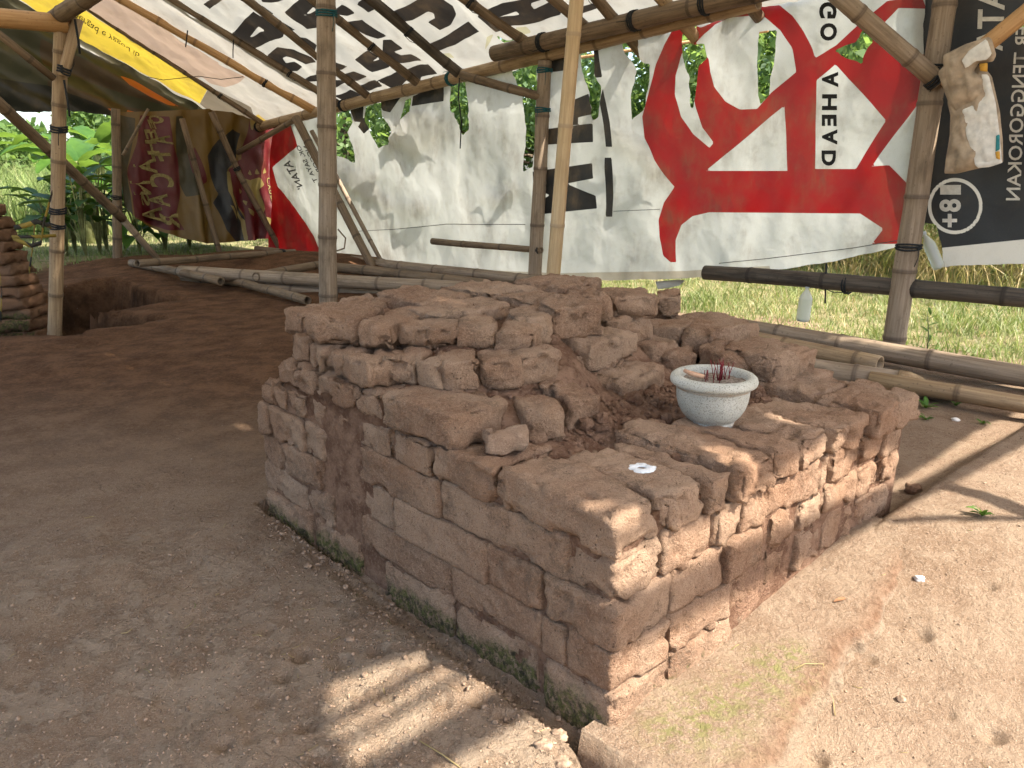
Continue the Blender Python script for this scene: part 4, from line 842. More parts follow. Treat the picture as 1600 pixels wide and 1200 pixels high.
redcut = [[(1083, 66), (1095, 52), (1113, 37), (1140, 27), (1172, 24), (1190, 24), (1218, 47), (1235, 74), (1242, 112), (1205, 145), (1182, 170), (1155, 171), (1130, 158), (1113, 135), (1107, 112), (1105, 92), (1090, 75)], [(1063, 80), (1052, 118), (1051, 148), (1061, 182), (1080, 209), (1106, 231), (1113, 223), (1094, 199), (1083, 166), (1080, 150), (1076, 120), (1071, 90)],
          [(1100, 267), (1225, 165), (1228, 267)], [(1271, 264), (1274, 125), (1304, 100), (1382, 188), (1336, 264)], [(1444, 150), (1434, 158), (1360, 260), (1387, 258), (1422, 295), (1444, 300)], [(1374, 39), (1400, 11), (1446, 12), (1446, 84), (1428, 84)]]
blk = [z3(p) for p in [[(115, 795), (385, 755), (390, 826), (262, 850), (395, 905), (397, 965), (138, 992), (135, 930), (190, 905), (120, 862)], [(150, 602), (385, 572), (385, 658), (135, 674)], [(275, 475), (365, 435), (385, 530), (322, 545), (322, 572), (268, 590)], [(140, 240), (215, 235), (240, 262), (320, 250), (322, 318), (225, 335), (165, 340), (150, 300)],
                       [(428, 405), (455, 560), (468, 680), (440, 680), (430, 580), (414, 480)], [(437, 730), (468, 730), (468, 1003), (437, 1003)], [(380, 185), (405, 190), (424, 358), (392, 362)], [(215, 80), (300, 60), (300, 130), (240, 160)]]]
blk += [[(592, 158), (630, 148), (612, 176), (600, 173)], [(644, 150), (692, 130), (692, 158), (644, 166)], [(547, 172), (568, 166), (566, 191), (552, 190)], [(556, 198), (570, 182), (579, 200), (566, 209)]]
P, T = grid2(-.25, 8.4, -.02, 2.75, .0145)
# one hem line sewn along the foot, stains near it
wall_b = sheet('wall_banner', P, T, outl, holes, [('red', [WP(p) for p in red], [WP(p) for p in redcut]), ('black', [WP(p) for p in blk], []), ('stain', [WP([(560, 408), (700, 418), (870, 426), (1060, 424), (1200, 416), (1200, 440), (560, 440)])], [])], wplace, 'tarp_wall', 'torn white banner with a big red logo strung along the back of the shelter', 'banner')
for ch, v0, v1, x0, x1 in [('G', 2, 28, 1277, 1304), ('O', 35, 63, 1278, 1306), ('A', 112, 136, 1283, 1309), ('H', 147, 172, 1283, 1307), ('E', 179, 197, 1283, 1306), ('A', 202, 226, 1283, 1307), ('D', 235, 259, 1282, 1305)]: text_fit(ch, x0, x1, v0, v1, wsurf, 'ink_black', wall_b, .04)
strip_on([(545, 362), (620, 358), (700, 350), (830, 350)], .006, wsurf, 'ink_grey', wall_b, 'seam'); strip_on([(1120, 412), (1200, 404), (1330, 388), (1430, 371)], .005, wsurf, 'ink_grey', wall_b, 'seam'); strip_on([(960, 330), (1010, 328), (1030, 327)], .004, wsurf, 'ink_grey', wall_b, 'seam')
# cloth flaps added outside, cut to shadow shapes so the sheet darkens there
def flap(pts, off, seed):
    o = WP(pts); P, T = grid2(o[:, 0].min() - .05, o[:, 0].max() + .05, o[:, 1].min() - .05, o[:, 1].max() + .05, .03); f = poly_sdf(P, o) + .02 * fbm(P[:, 0] * 7, P[:, 1] * 7, 0, 3, seed); V, T2 = clip(P, T, f)
    link('shade_or_torn_flap', mesh_np('shade_or_torn_flap', wplace(V, off + .03 * fbm(V[:, 0] * 3, V[:, 1] * 3, 0, 2, seed)), T2), M['tarp_plain'], wall_b)
zz2 = lambda pts: [(400 + x * .3375, y * .3375) for x, y in pts]
flap(zz2([(350, 730), (430, 780), (560, 800), (550, 850), (600, 900), (700, 925), (860, 915), (820, 965), (720, 980), (600, 955), (500, 915), (420, 870), (380, 900), (350, 880)]), .05, 3)
flap(zz2([(1060, 910), (1100, 875), (1180, 885), (1220, 820), (1250, 850), (1240, 900), (1190, 935), (1120, 945)]), .05, 4)
flap(zz2([(600, 700), (680, 640), (740, 740), (790, 680), (850, 650), (870, 560), (900, 640), (930, 660), (900, 520), (740, 500), (640, 560), (590, 640)]), .05, 5)
flap([(960, 190), (1000, 205), (1040, 240), (1050, 290), (1000, 250), (960, 215)], .06, 6)
text_on("ATAN'", (453.5, 251), (11.0 * .62, 24 * .62), (-13.5, 4), wsurf, 'ink_grey', wall_b, .02)
text_on('OK, SAYA T', (466, 226), (6.6 * .82, 13.4 * .82), (-8, 3), wsurf, 'ink_grey', wall_b, .02)
text_on('NGGOROK', (477, 226), (7.4 * .85, 13.6 * .85), (-9, 3), wsurf, 'ink_grey', wall_b, .02)

# --- black banner at the right
BB = W0 + WN * .16
def b2(u, v): q = hit(u, v, BB, WN) - BB; return np.array([q @ WD, q[2]])
def bplace(P, off=0.0):
    s, z = P[:, 0], P[:, 1]; return BB + np.outer(s, WD) + np.outer(z, [0, 0, 1]) + np.outer(.03 * np.sin(s * 2.2) + .02 * fbm(s * 2, z * 1.3, 0, 3, 71) + off, WN)
def bsurf(u, v): return bplace(b2(u, v)[None], -.008)[0]
BP = lambda pts: np.array([b2(u, v) for u, v in pts])
circ = lambda cx, cy, rx, ry, n=48: [(cx + rx * math.cos(2 * math.pi * i / n), cy + ry * math.sin(2 * math.pi * i / n)) for i in range(n)]
P, T = grid2(-2.7, .2, .4, 2.75, .0145)
black_b = sheet('black_banner', P, T, np.array([b2(1434, -110), (-2.55, 2.6), (-2.55, .55), b2(1640, 408), b2(1475, 417), b2(1470, 380), b2(1461, 352), b2(1428, 345)]), [BP([(1452, 134), (1462, 128), (1449, 178)]), BP([(1588, 40), (1604, 26), (1660, 10), (1660, 62), (1606, 56)])],
                [('white', [BP([(1465, 388), (1600, 374), (1800, 352), (1800, 450), (1465, 430)]), BP(circ(1492, 322, 43, 44))], [BP(circ(1492, 322, 37.5, 38.5))])], bplace, 'tarp_black', 'black banner with a white 18+ roundel behind the sack post', 'banner')
# the roundel's inner disc must not eat the hem strip: they do not overlap
text_fit('1', 1469, 1502, 289, 304, bsurf, 'ink_white', black_b, .0); text_fit('8', 1468, 1502, 311, 331, bsurf, 'ink_white', black_b, .03); text_fit('+', 1473, 1496, 334, 355, bsurf, 'ink_white', black_b, .03)
text_on('KER TENGGOROKAN', (1613, 22), (-1.9, 30), (-31, 0), bsurf, 'ink_white', black_b, .012)
text_on('TATA', (1573, -48), (-2, 50), (-58, 0), bsurf, 'ink_white', black_b, .02)

# --- gold and red banner at the far end
FB = PC + FN * .06
def f2(u, v): q = hit(u, v, FB, FN) - FB; return np.array([q @ FD, q[2]])
def fplace(P, off=0.0):
    s, z = P[:, 0], P[:, 1]; return FB + np.outer(s, FD) + np.outer(z, [0, 0, 1]) + np.outer(.05 * np.sin(s * 5 + .5) + .07 * fbm(s * 4, z * 1.4, 0, 3, 81) + .03 * np.sin(s * 17 + 3 * z) + off, FN)
def fsurf(u, v): return fplace(f2(u, v)[None], -.012)[0]
FP = lambda pts: np.array([f2(u, v) for u, v in pts])
z6 = lambda pts: [(180 + x * .2375, 170 + y * .2375) for x, y in pts]
P, T = grid2(-.35, 2.3, .2, 2.2, .02)
far_b = sheet('far_banner', P, T, FP([(441, 190), (441, 400), (400, 394), (290, 374), (250, 360), (212, 342), (192, 320), (186, 250), (188, 175), (330, 170)]), [], [
    ('olive', [FP(z6([(30, 30), (150, 60), (130, 200), (90, 440), (110, 700), (30, 700)])), FP(z6([(390, 50), (440, 50), (480, 300), (560, 560), (470, 580), (430, 480), (400, 250)]))], []),
    ('red', [FP(z6([(180, 40), (360, 50), (375, 230), (420, 330), (440, 550), (410, 700), (470, 800), (350, 800), (120, 710), (110, 560), (90, 430), (150, 230)])), FP(z6([(900, 60), (1060, 60), (1060, 1000), (870, 870), (860, 700), (760, 560), (750, 400), (860, 330)])), FP(z6([(480, 300), (520, 250), (580, 430), (600, 480), (560, 500), (500, 420)]))], []),
    ('black', [FP(z6([(600, 310), (680, 210), (800, 130), (860, 160), (830, 320), (740, 400), (760, 560), (860, 720), (870, 870), (800, 880), (720, 800), (660, 620), (680, 560), (620, 420)]))], []),
    ('gold', [FP(z6(p)) for p in [[(735, 410), (760, 415), (755, 560), (780, 610), (840, 720), (860, 730), (870, 860), (850, 870), (835, 740), (760, 620), (725, 540)], [(730, 630), (760, 640), (810, 730), (790, 720)], [(850, 450), (900, 470), (960, 450), (985, 500), (960, 530), (1000, 660), (990, 700), (950, 660), (900, 560)], [(890, 430), (905, 400), (915, 440)], [(930, 430), (935, 385), (955, 430)], [(970, 430), (985, 385), (1000, 420)], [(880, 650), (930, 680), (920, 710), (890, 690)], [(820, 520), (850, 540), (840, 570)], [(850, 600), (880, 610), (870, 640)], [(1005, 710), (1030, 720), (1020, 800), (1005, 780)], [(910, 30), (990, 50), (985, 80), (920, 110), (900, 160), (900, 70)]]], [])],
    fplace, 'tarp_end', 'crumpled dark red and gold banner closing the far end of the shelter', 'banner')
for ch, x, y, w, h in [('E', 270, 70, 45, 60), ('E', 280, 135, 80, 65), ('H', 285, 205, 80, 95), ('A', 280, 325, 160, 100), ('N', 250, 475, 150, 90), ('S', 250, 560, 80, 80), ('A', 320, 645, 150, 105), ('O', 320, 40, 90, 55), ('A', 350, 175, 110, 60), ('F', 355, 290, 110, 55), ('C', 370, 425, 130, 90), ('A', 350, 560, 110, 85), ('R', 420, 690, 110, 100)]:
    (u, v), (u2, v2) = z6([(x, y), (x - w, y + h)]); text_fit(ch, u2, u, v, v2, fsurf, 'ink_gold', far_b, .03, 5)
text_on('CYBER / ELEK', (424, 276), (3.2, 14.3), (-11, 3), fsurf, 'ink_gold', far_b, .01)

# --- roof tarps
rdisp = lambda s, t: -.030 * np.abs(np.sin(s * 3.6)) * sstep(t, .05, .5) + .02 * fbm(s * 1.6, t * 1.6, 0, 3, 91) + .012 * fbm(s * 5, t * 5, 0, 2, 93)
def rplace(P, off=0.0): return r3(P[:, 0], P[:, 1], rdisp(P[:, 0], P[:, 1]) + off)
def rsurf(u, v): return rplace(r2(Rp(u, v))[None], -.012)[0]
RP = lambda pts: np.array([r2(Rp(u, v)) for u, v in pts])
c0, c1 = r2(Rp(526, 160)), r2(Rp(270, 0)); cd = (c1 - c0) / (c1 - c0)[1]; cu_ = lambda t: c0 + cd * (t - c0[1])
l0, l1 = r2(Rp(370, 197)), r2(Rp(90, 32)); ld = (l1 - l0) / (l1 - l0)[1]; lu = lambda t: l0 + ld * (t - l0[1])
G2 = np.array([.70711, -.70711, 0]); GE = np.array([.70711, .70711, 0])
SEDGE = lambda t: (1.36 - (RO + EY * t) @ G2) / (EX @ G2)      # the roof ends over the near gable
k3 = lambda pts: RP([(340 + x * .175, y * .175) for x, y in pts]); k4 = lambda pts: RP([(600 + x * .1875, y * .1875) for x, y in pts])
blk3 = [[(130, 285), (320, 100), (600, 265), (590, 320), (330, 415)], [(375, 60), (400, 45), (500, 125), (480, 135)], [(590, 120), (720, 0), (780, -60), (960, -60), (900, 240), (800, 255)], [(570, 190), (700, 255), (650, 265), (560, 215)], [(455, 470), (540, 410), (700, 415), (860, 480), (900, 520), (800, 540), (700, 500), (620, 490), (585, 510), (620, 550), (690, 545), (765, 590), (720, 620), (620, 600), (500, 540)],
        [(720, 310), (800, 320), (900, 370), (880, 450), (760, 370)], [(780, 690), (900, 630), (930, 720), (830, 710)], [(1000, 500), (1035, 510), (1165, 575), (1120, 600), (1000, 590)], [(1120, 640), (1220, 625), (1340, 690), (1250, 710), (1180, 700)], [(1260, 760), (1400, 720), (1475, 770), (1350, 810)], [(960, 700), (1100, 690), (1180, 730), (1040, 770), (960, 760)], [(1040, 850), (1180, 810), (1330, 880), (1150, 920)],
        [(1225, 530), (1350, 430), (1560, 550), (1530, 600), (1380, 645)], [(1140, 180), (1300, 150), (1520, 300), (1440, 325), (1240, 240)], [(1060, 60), (1120, 20), (1235, 100), (1170, 120), (1070, 110)], [(1240, 30), (1350, -30), (1450, 60), (1350, 105)], [(380, -40), (560, -80), (600, 0), (480, 25), (400, 15)], [(-60, 60), (100, -40), (60, -90), (-120, 20)]]
cut3 = [[(275, 335), (370, 235), (430, 265), (400, 280)], [(760, 150), (860, 50), (890, 75)], [(1380, 545), (1440, 495), (1450, 520)]]
blk4 = [[(60, 90), (200, 20), (300, -20), (480, -20), (570, 50), (600, 130), (560, 200), (470, 240), (370, 170), (430, 140), (420, 95), (370, 85), (250, 140), (130, 165)], [(330, 345), (480, 310), (700, 185), (795, 260), (600, 360), (420, 410), (360, 410)], [(200, 220), (250, 205), (345, 285), (300, 295)], [(780, 120), (870, 50), (1000, -10), (1220, -40), (1420, -40), (1480, 120), (1300, 165), (1060, 185), (1000, 215), (940, 250)],
        [(0, 310), (70, 310), (170, 385), (90, 410), (150, 445), (230, 435), (325, 500), (220, 515), (100, 510), (0, 420)], [(160, 580), (370, 530), (440, 625), (310, 640), (300, 680), (250, 690)], [(-60, 680), (110, 600), (200, 670), (140, 720), (60, 730)], [(1200, 330), (1520, 250), (1520, 290), (1260, 325)], [(1600, 60), (1760, 10), (1800, 60), (1640, 130)]]
cut4 = [[(960, 115), (1120, 50), (1150, 80), (1050, 100)], [(1225, 10), (1360, -10), (1390, 20), (1260, 60)]]
P, T = grid2(min(cu_(3.1)[0], c0[0]) - .1, SEDGE(3.1) + .1, -.14, 3.12, .02)
letter_t = sheet('roof_tarp', P, T, np.array([cu_(-.12) - (.05, 0), cu_(3.1) - (.05, 0), (SEDGE(3.1), 3.1), (SEDGE(-.1), -.1)]), [k4([(935, 285), (1010, 290), (1100, 320), (1160, 350), (1080, 385), (1000, 380), (985, 330)])], [('black', [k3(p) for p in blk3] + [k4(p) for p in blk4], [k3(p) for p in cut3] + [k4(p) for p in cut4]), ('green', [k4([(420, 420), (560, 420), (600, 460), (500, 470)]), k4([(860, 300), (925, 255), (890, 340), (840, 420)]), k4([(1100, 200), (1200, 190), (1240, 250), (1160, 270)])], [])],
                 rplace, 'tarp_letters', 'white roof tarp with big black letters over the back slope', 'tarp', rag=.03)
P, T = grid2(min(lu(3.1)[0], l0[0]) - .1, c0[0] + .9, -.14, 3.12, .024)
yellow_t = sheet('roof_tarp', P, T, np.array([lu(-.12), lu(3.1), cu_(3.1) + (.03, 0), cu_(-.12) + (.03, 0)]), [], [
    ('skin', [RP([(128, 2), (180, -10), (262, 42), (345, 92), (335, 118), (300, 118), (215, 62)]), RP([(306, 92), (318, 78), (350, 98), (385, 118), (372, 128), (352, 136), (330, 128), (304, 108)])], []), ('yellow', [RP([(20, -70), (129, 5), (328, 132), (313, 160), (80, 28), (-20, -40)])], []), ('grey', [RP([(329, 132), (313, 160), (374, 202), (402, 192), (392, 168), (346, 140)])], []), ('gold', [RP([(392, 185), (404, 178), (420, 190), (404, 202)]), RP([(338, 172), (345, 174), (362, 183), (374, 186), (376, 189), (362, 189)])], [])],
    lambda P: rplace(P, -.012), 'tarp_yellow', 'yellow and white printed roof tarp at the far corner of the shelter', 'tarp', rag=.02)
text_on('bergad e yggod ib', (118, 16), (14.5, 8.9), (-4.5, 14.5), lambda u, v: rplace(r2(Rp(u, v))[None], -.026)[0], 'ink_green', yellow_t, .0)

# --- dark tarp hanging from the roof's far edge
bu = np.array([-400, -40, 60, 110, 190, 250, 330, 372, 400]); bv = np.array([165, 168, 176, 172, 184, 180, 195, 204, 208])
def g_top(t): return r3(np.array([lu(t)[0]]), np.array([t]), np.array([.03]))[0]
def px_of(p):
    q = p - CAM; y = q[1] * cT - q[2] * sT; z = q[1] * sT + q[2] * cT; return 800 + F_PX * q[0] / y, 600 - F_PX * z / y
tks = np.linspace(-.12, 3.1, 80); tops = np.array([g_top(t_) for t_ in tks]); hang = []
for p in tops:
    z = p[2] - .3
    for _ in range(6):
        u, v = px_of(np.array([p[0], p[1], z])); d = ray(u, float(np.interp(u, bu, bv))); z = CAM_H + d[2] * math.hypot(p[0], p[1]) / math.hypot(d[0], d[1])
    hang.append(p[2] - z)
hang = np.clip(np.array(hang), .02, 3)
def g2(u, v):
    """along the roof edge (t) and metres below it"""
    us = np.array([px_of(p - (0, 0, .3))[0] for p in tops]); o = np.argsort(us); t_ = float(np.interp(u, us[o], tks[o])); p = g_top(t_); d = ray(u, v); return np.array([t_, p[2] - (CAM_H + d[2] * math.hypot(p[0], p[1]) / math.hypot(d[0], d[1]))])
GP = lambda pts: np.array([g2(u, v) for u, v in pts])
def gplace(P):
    t_, h = P[:, 0], P[:, 1]; top = RO + np.outer(l0[0] + ld[0] * (t_ - l0[1]), EX) + np.outer(t_, EY) + RN * .03
    dd = .03 * fbm(t_ * 2, h * 4, 0, 3, 95) + .05 * np.sin(h * 14) * sstep(h, 0, .2)
    return top - np.outer(h, [0, 0, 1]) + np.outer(dd, FN)
P, T = grid2(-.12, 3.1, -.01, hang.max() + .05, .03)
gb_out = np.concatenate([np.c_[tks, np.zeros(80)], np.c_[tks, hang][::-1]])
gable = sheet('gable_tarp', P, T, gb_out, [], [('brown', [GP([(60, 60), (200, 128), (330, 185), (200, 150), (60, 100)]), GP([(60, 125), (190, 165), (300, 190), (180, 176), (60, 150)])], []), ('orange', [GP([(184, 118), (208, 125), (281, 167), (259, 164), (232, 152), (198, 133)]), GP([(155, 169), (175, 172), (174, 178), (160, 176)]), GP([(192, 171), (230, 180), (225, 189), (192, 187)])], []), ('blackish', [GP([(-60, 118), (60, 133), (150, 166), (190, 190), (-60, 190)])], [])],
              gplace, 'tarp_gable', 'dark olive tarp sagging across the far gable end', 'tarp', rag=.02)

# --- the rest of the shelter, behind and beside the camera: other roof slope, near gable, its rails and posts
r_top = lambda s: r3(np.array([s]), np.array([3.1]), np.array([0.]))[0]
DN = np.array([-.80, -.60, -.42])
tt = np.linspace(0, 3.6, 24); V = []
for t_ in tt:
    for s_ in np.linspace(-1.6, (1.36 - (r_top(0) + DN * t_) @ G2) / (EX @ G2), 60): V.append(r_top(s_) + DN * t_ + np.array([0, 0, .03 * math.sin(s_ * 3 + t_)]))
i, j = np.meshgrid(np.arange(59), np.arange(23)); v = (j * 60 + i).ravel()
tag(link('roof_tarp', mesh_np('roof_tarp', V, np.c_[v, v + 1, v + 61, v + 60]), M['tarp_plain']), 'plain grey roof tarp over the front slope of the shelter', 'tarp')
def gpt(e, z, off=0.0): return GE * e + G2 * (1.3 + off) + np.array([0, 0, z])
eb = [(-3.2, 2.30), (1.0, 2.45), (1.28, 2.75), (1.40, 3.05), (1.52, 3.23), (1.75, 3.16), (1.80, 2.98), (1.9, 2.95), (2.52, 2.92), (2.66, 2.80), (3.4, 2.63), (4.6, 2.47), (4.95, 2.45)]  # unseen edge shaped, with slits, so sun patches fall on ruin and floor
P, T = grid2(-3.2, 4.95, 2.25, 4.5, .03)
sheet('gable_tarp', P, T, np.array(eb + [(4.95, 2.75), (2.4, 4.45), (-1.2, 3.0), (-3.2, 2.7)]), [np.array([(2.15, 3.17), (2.21, 3.17), (2.10, 2.90), (2.04, 2.90)]), np.array([(2.50, 3.14), (2.57, 3.14), (2.51, 3.0), (2.44, 3.0)])], [], lambda P: np.outer(P[:, 0], GE) + np.outer(1.3 + .02 * np.sin(P[:, 0] * 4), G2) + np.outer(P[:, 1], [0, 0, 1]), 'tarp_plain', 'unseen plain tarp across the near gable, its lower edge notched to shape the sunlight', 'tarp', rag=.02)
pole(gpt(5.0, 2.19), gpt(1.0, 2.93), .045, 'bamboo tie beam under the near gable', 'bam_dark', .042)
pole(gpt(2.10, -.1), gpt(3.26, 2.60), .048, 'bamboo post under the near gable beside the open side', 'bam_dark', .038)
pole(gpt(3.12, 2.05, .05), gpt(2.85, 2.56, .05), .018, 'thin brace lashed to the near gable post', 'bam_dark', .016)
for k, (e0, z0, e1, z1, r) in enumerate([(1.1, 3.105, 2.1, 3.07, .016), (1.1, 3.02, 2.0, 2.985, .012), (1.05, 2.985 - .06, 1.78, 2.85, .014)]):  # unseen laths placed for the thin shadow stripes on the floor
    pole(gpt(e0, z0), gpt(e1, z1), r, ['thin lath closest under the near gable notch', 'second thin lath below the near gable notch', 'third thin lath below the near gable notch', 'thinnest lath under the tie beam of the near gable'][k], 'bam_dark', None, .3)

# ------------------------------------------------------------------ hung things: sack, bottles, strings
M['sack'] = simple('dirty_woven_plastic', (.34, .265, .19), .75, .3, 14, .35, .3, .012)
M['sack_white'] = simple('white_woven_plastic', (.62, .60, .56), .6, .12, 30, .3, .35, .006)
M['sack_orange'] = simple('orange_print', (.55, .30, .05), .7, .2, 40, .1); M['sack_teal'] = simple('teal_print', (.03, .20, .22), .7, .2, 40, .1)
SB = W0 - WN * .20
def s2(u, v): q = hit(u, v, SB, WN) - SB; return np.array([q @ WD, q[2]])
SP = lambda pts: np.array([s2(u, v) for u, v in pts])
def pillow(name, outline, thick, mat, parent, base=0.0, seed=1, wr=.012, st=.012, label=None, cat=None):
    o = SP(outline); P, T = grid2(o[:, 0].min() - .02, o[:, 0].max() + .02, o[:, 1].min() - .02, o[:, 1].max() + .02, st)
    f = poly_sdf(P, o); V, T = clip(np.c_[P, f], T, f); d = np.clip(V[:, 2], 0, None); h = thick * np.sqrt(np.clip(d / .07, 0, 1)) * (1 + .25 * fbm(V[:, 0] * 9, V[:, 1] * 6, 0, 3, seed)) + wr * fbm(V[:, 0] * 22, V[:, 1] * 12, 1, 3, seed) * np.clip(d / .03, 0, 1)
    base3 = SB + np.outer(V[:, 0], WD) + np.outer(V[:, 1], [0, 0, 1])
    Fv = base3 - np.outer(h + base, WN); Bv = base3 + np.outer(h * .6 - base + .001, WN)
    return link(name, mesh_np(name, np.concatenate([Fv, Bv]), np.concatenate([T, T[:, ::-1] + len(V)])), M[mat], parent)
z7 = lambda pts: [(1200 + x * .25, y * .25) for x, y in pts]
sack_p = SB + WD * s2(1520, 270)[0] + np.array([0, 0, 0.])
sack = empty('plastic_sack', (0, 0, 0), 'dirty white woven plastic sack hanging from the lashed bamboo post', 'sack')
pillow('sack_body', z7([(1120, 640), (1140, 720), (1135, 850), (1110, 1000), (1100, 1085), (1180, 1085), (1310, 1055), (1470, 1015), (1468, 880), (1450, 700), (1400, 480), (1340, 400), (1200, 450)]), .050, 'sack', sack, 0, 1)
sp_white = pillow('white_panel', z7([(1230, 690), (1260, 860), (1300, 970), (1312, 1040), (1400, 1040), (1478, 1012), (1466, 860), (1440, 650), (1395, 470), (1350, 470), (1370, 600), (1300, 660)]), .014, 'sack_white', sack, .052, 2, .006)
sp_fold = pillow('folded_mouth', z7([(1075, 455), (1110, 420), (1110, 350), (1250, 280), (1390, 235), (1412, 250), (1440, 350), (1420, 390), (1330, 400), (1300, 450), (1370, 500), (1365, 590), (1310, 640), (1190, 695), (1140, 640), (1110, 560)]), .055, 'sack', sack, .04, 3, .016)
pillow('mouth_lining', z7([(1245, 390), (1290, 330), (1400, 255), (1432, 350), (1400, 385), (1330, 395), (1270, 440)]), .012, 'sack_white', sp_fold, .10, 4, .008)
pillow('orange_patch', z7([(1338, 405), (1392, 398), (1390, 455), (1345, 450)]), .012, 'sack_orange', sp_fold, .058, 5, .003, .006)
pillow('orange_patch', z7([(1440, 950), (1468, 945), (1470, 1000), (1445, 990)]), .010, 'sack_orange', sp_white, .062, 6, .003, .006)
pillow('teal_patch', z7([(1446, 850), (1468, 840), (1468, 935), (1442, 950)]), .010, 'sack_teal', sp_white, .064, 7, .003, .006)
pillow('hem', z7([(1305, 1020), (1475, 985), (1482, 1018), (1400, 1045), (1330, 1050)]), .016, 'sack_white', sp_white, .055, 8, .004, .008)

sb_ = SB + WD * s2(1520, 270)[0] + np.array([0, 0, s2(1520, 270)[1]]); sack.location = sb_
for ch in sack.children: ch.location = tuple(-sb_)
def mk_plastic():
    m, nt, out = mat_new('cloudy_plastic'); t = NT(nt)
    b = t.n('ShaderNodeBsdfPrincipled'); b.inputs['Base Color'].default_value = (.80, .84, .84, 1); b.inputs['Roughness'].default_value = .25; b.inputs['Transmission Weight'].default_value = .55; b.inputs['IOR'].default_value = 1.2
    nt.links.new(b.outputs[0], out.inputs['Surface']); return m
M['plastic'] = mk_plastic()
def bottle(p, q, rad, label):
    """hung upside up from p (cap) to q (base)"""
    p = np.asarray(p); q = np.asarray(q); L = float(np.linalg.norm(q - p)); e = empty('plastic_bottle', tuple(p), label, 'bottle', None)
    e.rotation_mode = 'QUATERNION'; e.rotation_quaternion = Vector(q - p).to_track_quat('Z', 'Y')
    pr = [(.25 * rad, .06 * L), (.28 * rad, .12 * L), (.55 * rad, .2 * L), (.95 * rad, .34 * L)] + [(rad * (1 - .05 * (i % 2)), (.38 + .05 * i) * L) for i in range(12)] + [(.9 * rad, .985 * L), (.6 * rad, L), (0.001, .97 * L)]
    V, Q = lathe(pr, 20); link('bottle_body', mesh_np('bottle_body', V, Q), M['plastic'], e)
    V, Q = lathe([(.001, 0), (.34 * rad, .0), (.34 * rad, .07 * L), (.001, .07 * L)], 16); link('cap', mesh_np('cap', V, Q), simple('cap', (.5, .55, .6), .5, .1, 20, 0), e)
    return e
bottle(Wp(1262, 446, .0), Wp(1254, 502, .0), .045, 'clear plastic bottle hanging upside from the blackened rail in the grass gap')
bottle(Wp(1443, 362, .12), Wp(1468, 420, .12), .035, 'crushed clear plastic bottle behind the foot of the sack post')
def string(pts, r, label, mat='rope', name='cord', group=None):
    pts = [np.asarray(p) for p in pts]; mb = MB(); mb.tube(pts, r, 5); return tag(link(name, mb.mesh(name), M[mat]), label, 'cord', group)
string([Wp(1291, 412, -.0), Wp(1290, 440, -.0), Wp(1289, 474, -.0)], .006, 'black cord dangling from the hem of the banner past the rail')
string([Wp(718, 122, -.1), Wp(716, 150, -.1), Wp(721, 190, -.1), Wp(719, 232, -.1)], .006, 'dark cord hanging from the teal lashing on the eave')
string([aty(498, 366, 8.6), aty(503, 384, 8.6), aty(520, 394, 8.6), aty(538, 388, 8.6), aty(540, 372, 8.6), aty(528, 358, 8.6)], .010, 'loop of stiff grey wire beside the tall post', 'bam_grey')
string([aty(117, 30, 5.3), aty(122, 60, 5.3), aty(125, 84, 5.3)], .008, 'dark cord end hanging from the knee brace'); string([aty(100, 125, 5.36), aty(106, 160, 5.36), aty(109, 182, 5.36)], .007, 'loose cord tail below the lashing of the pit post')
string([Rp(380, 120, -.1), Rp(345, 124, -.16), Rp(310, 119, -.12), Rp(255, 125, -.14), Rp(230, 120, -.1)], .004, 'thin wire sagging under the yellow roof tarp')
string([Rp(293, 48, -.12), Rp(291, 66, -.13), Rp(290, 73, -.13)], .007, 'cord ends under the lashing of the orange-brown rafter'); string([Rp(365, 62, -.1), Rp(364, 78, -.12), Rp(364, 90, -.12)], .006, 'short cord under the rafter beside the first roof letter')
a_, b_ = hit(560, 132, W0 + WN * 1.6, WN), hit(1200, 48, W0 + WN * 1.6, WN); tag(string([a_, (a_ + b_) / 2 - (0, 0, .03), b_], .016, 'orange cord stretched outside behind the torn banner', 'cord_o') if 'cord_o' in M else string([a_, (a_ + b_) / 2 - (0, 0, .03), b_], .016, 'orange cord stretched outside behind the torn banner', 'bam_red'))
# torn hem flap below the banner
mb = MB(); pf = [Wp(1024, 440, .06), Wp(1028, 452, .06), Wp(1045, 450, .05), Wp(1062, 446, .07), Wp(1070, 438, .06), Wp(1060, 437, .06)]
V = np.array(pf + [p + WN * .004 for p in pf]); n6 = 6
tag(link('shade_or_torn_flap', mesh_np('shade_or_torn_flap', V, [np.array([[i, (i + 1) % n6, n6 + (i + 1) % n6, n6 + i] for i in range(n6)]), np.array([[0, k + 1, k + 2] for k in range(4)] + [[n6, n6 + k + 2, n6 + k + 1] for k in range(4)])]), M['tarp_plain']), 'grey scrap of tarp hanging below the banner hem', 'tarp scrap')

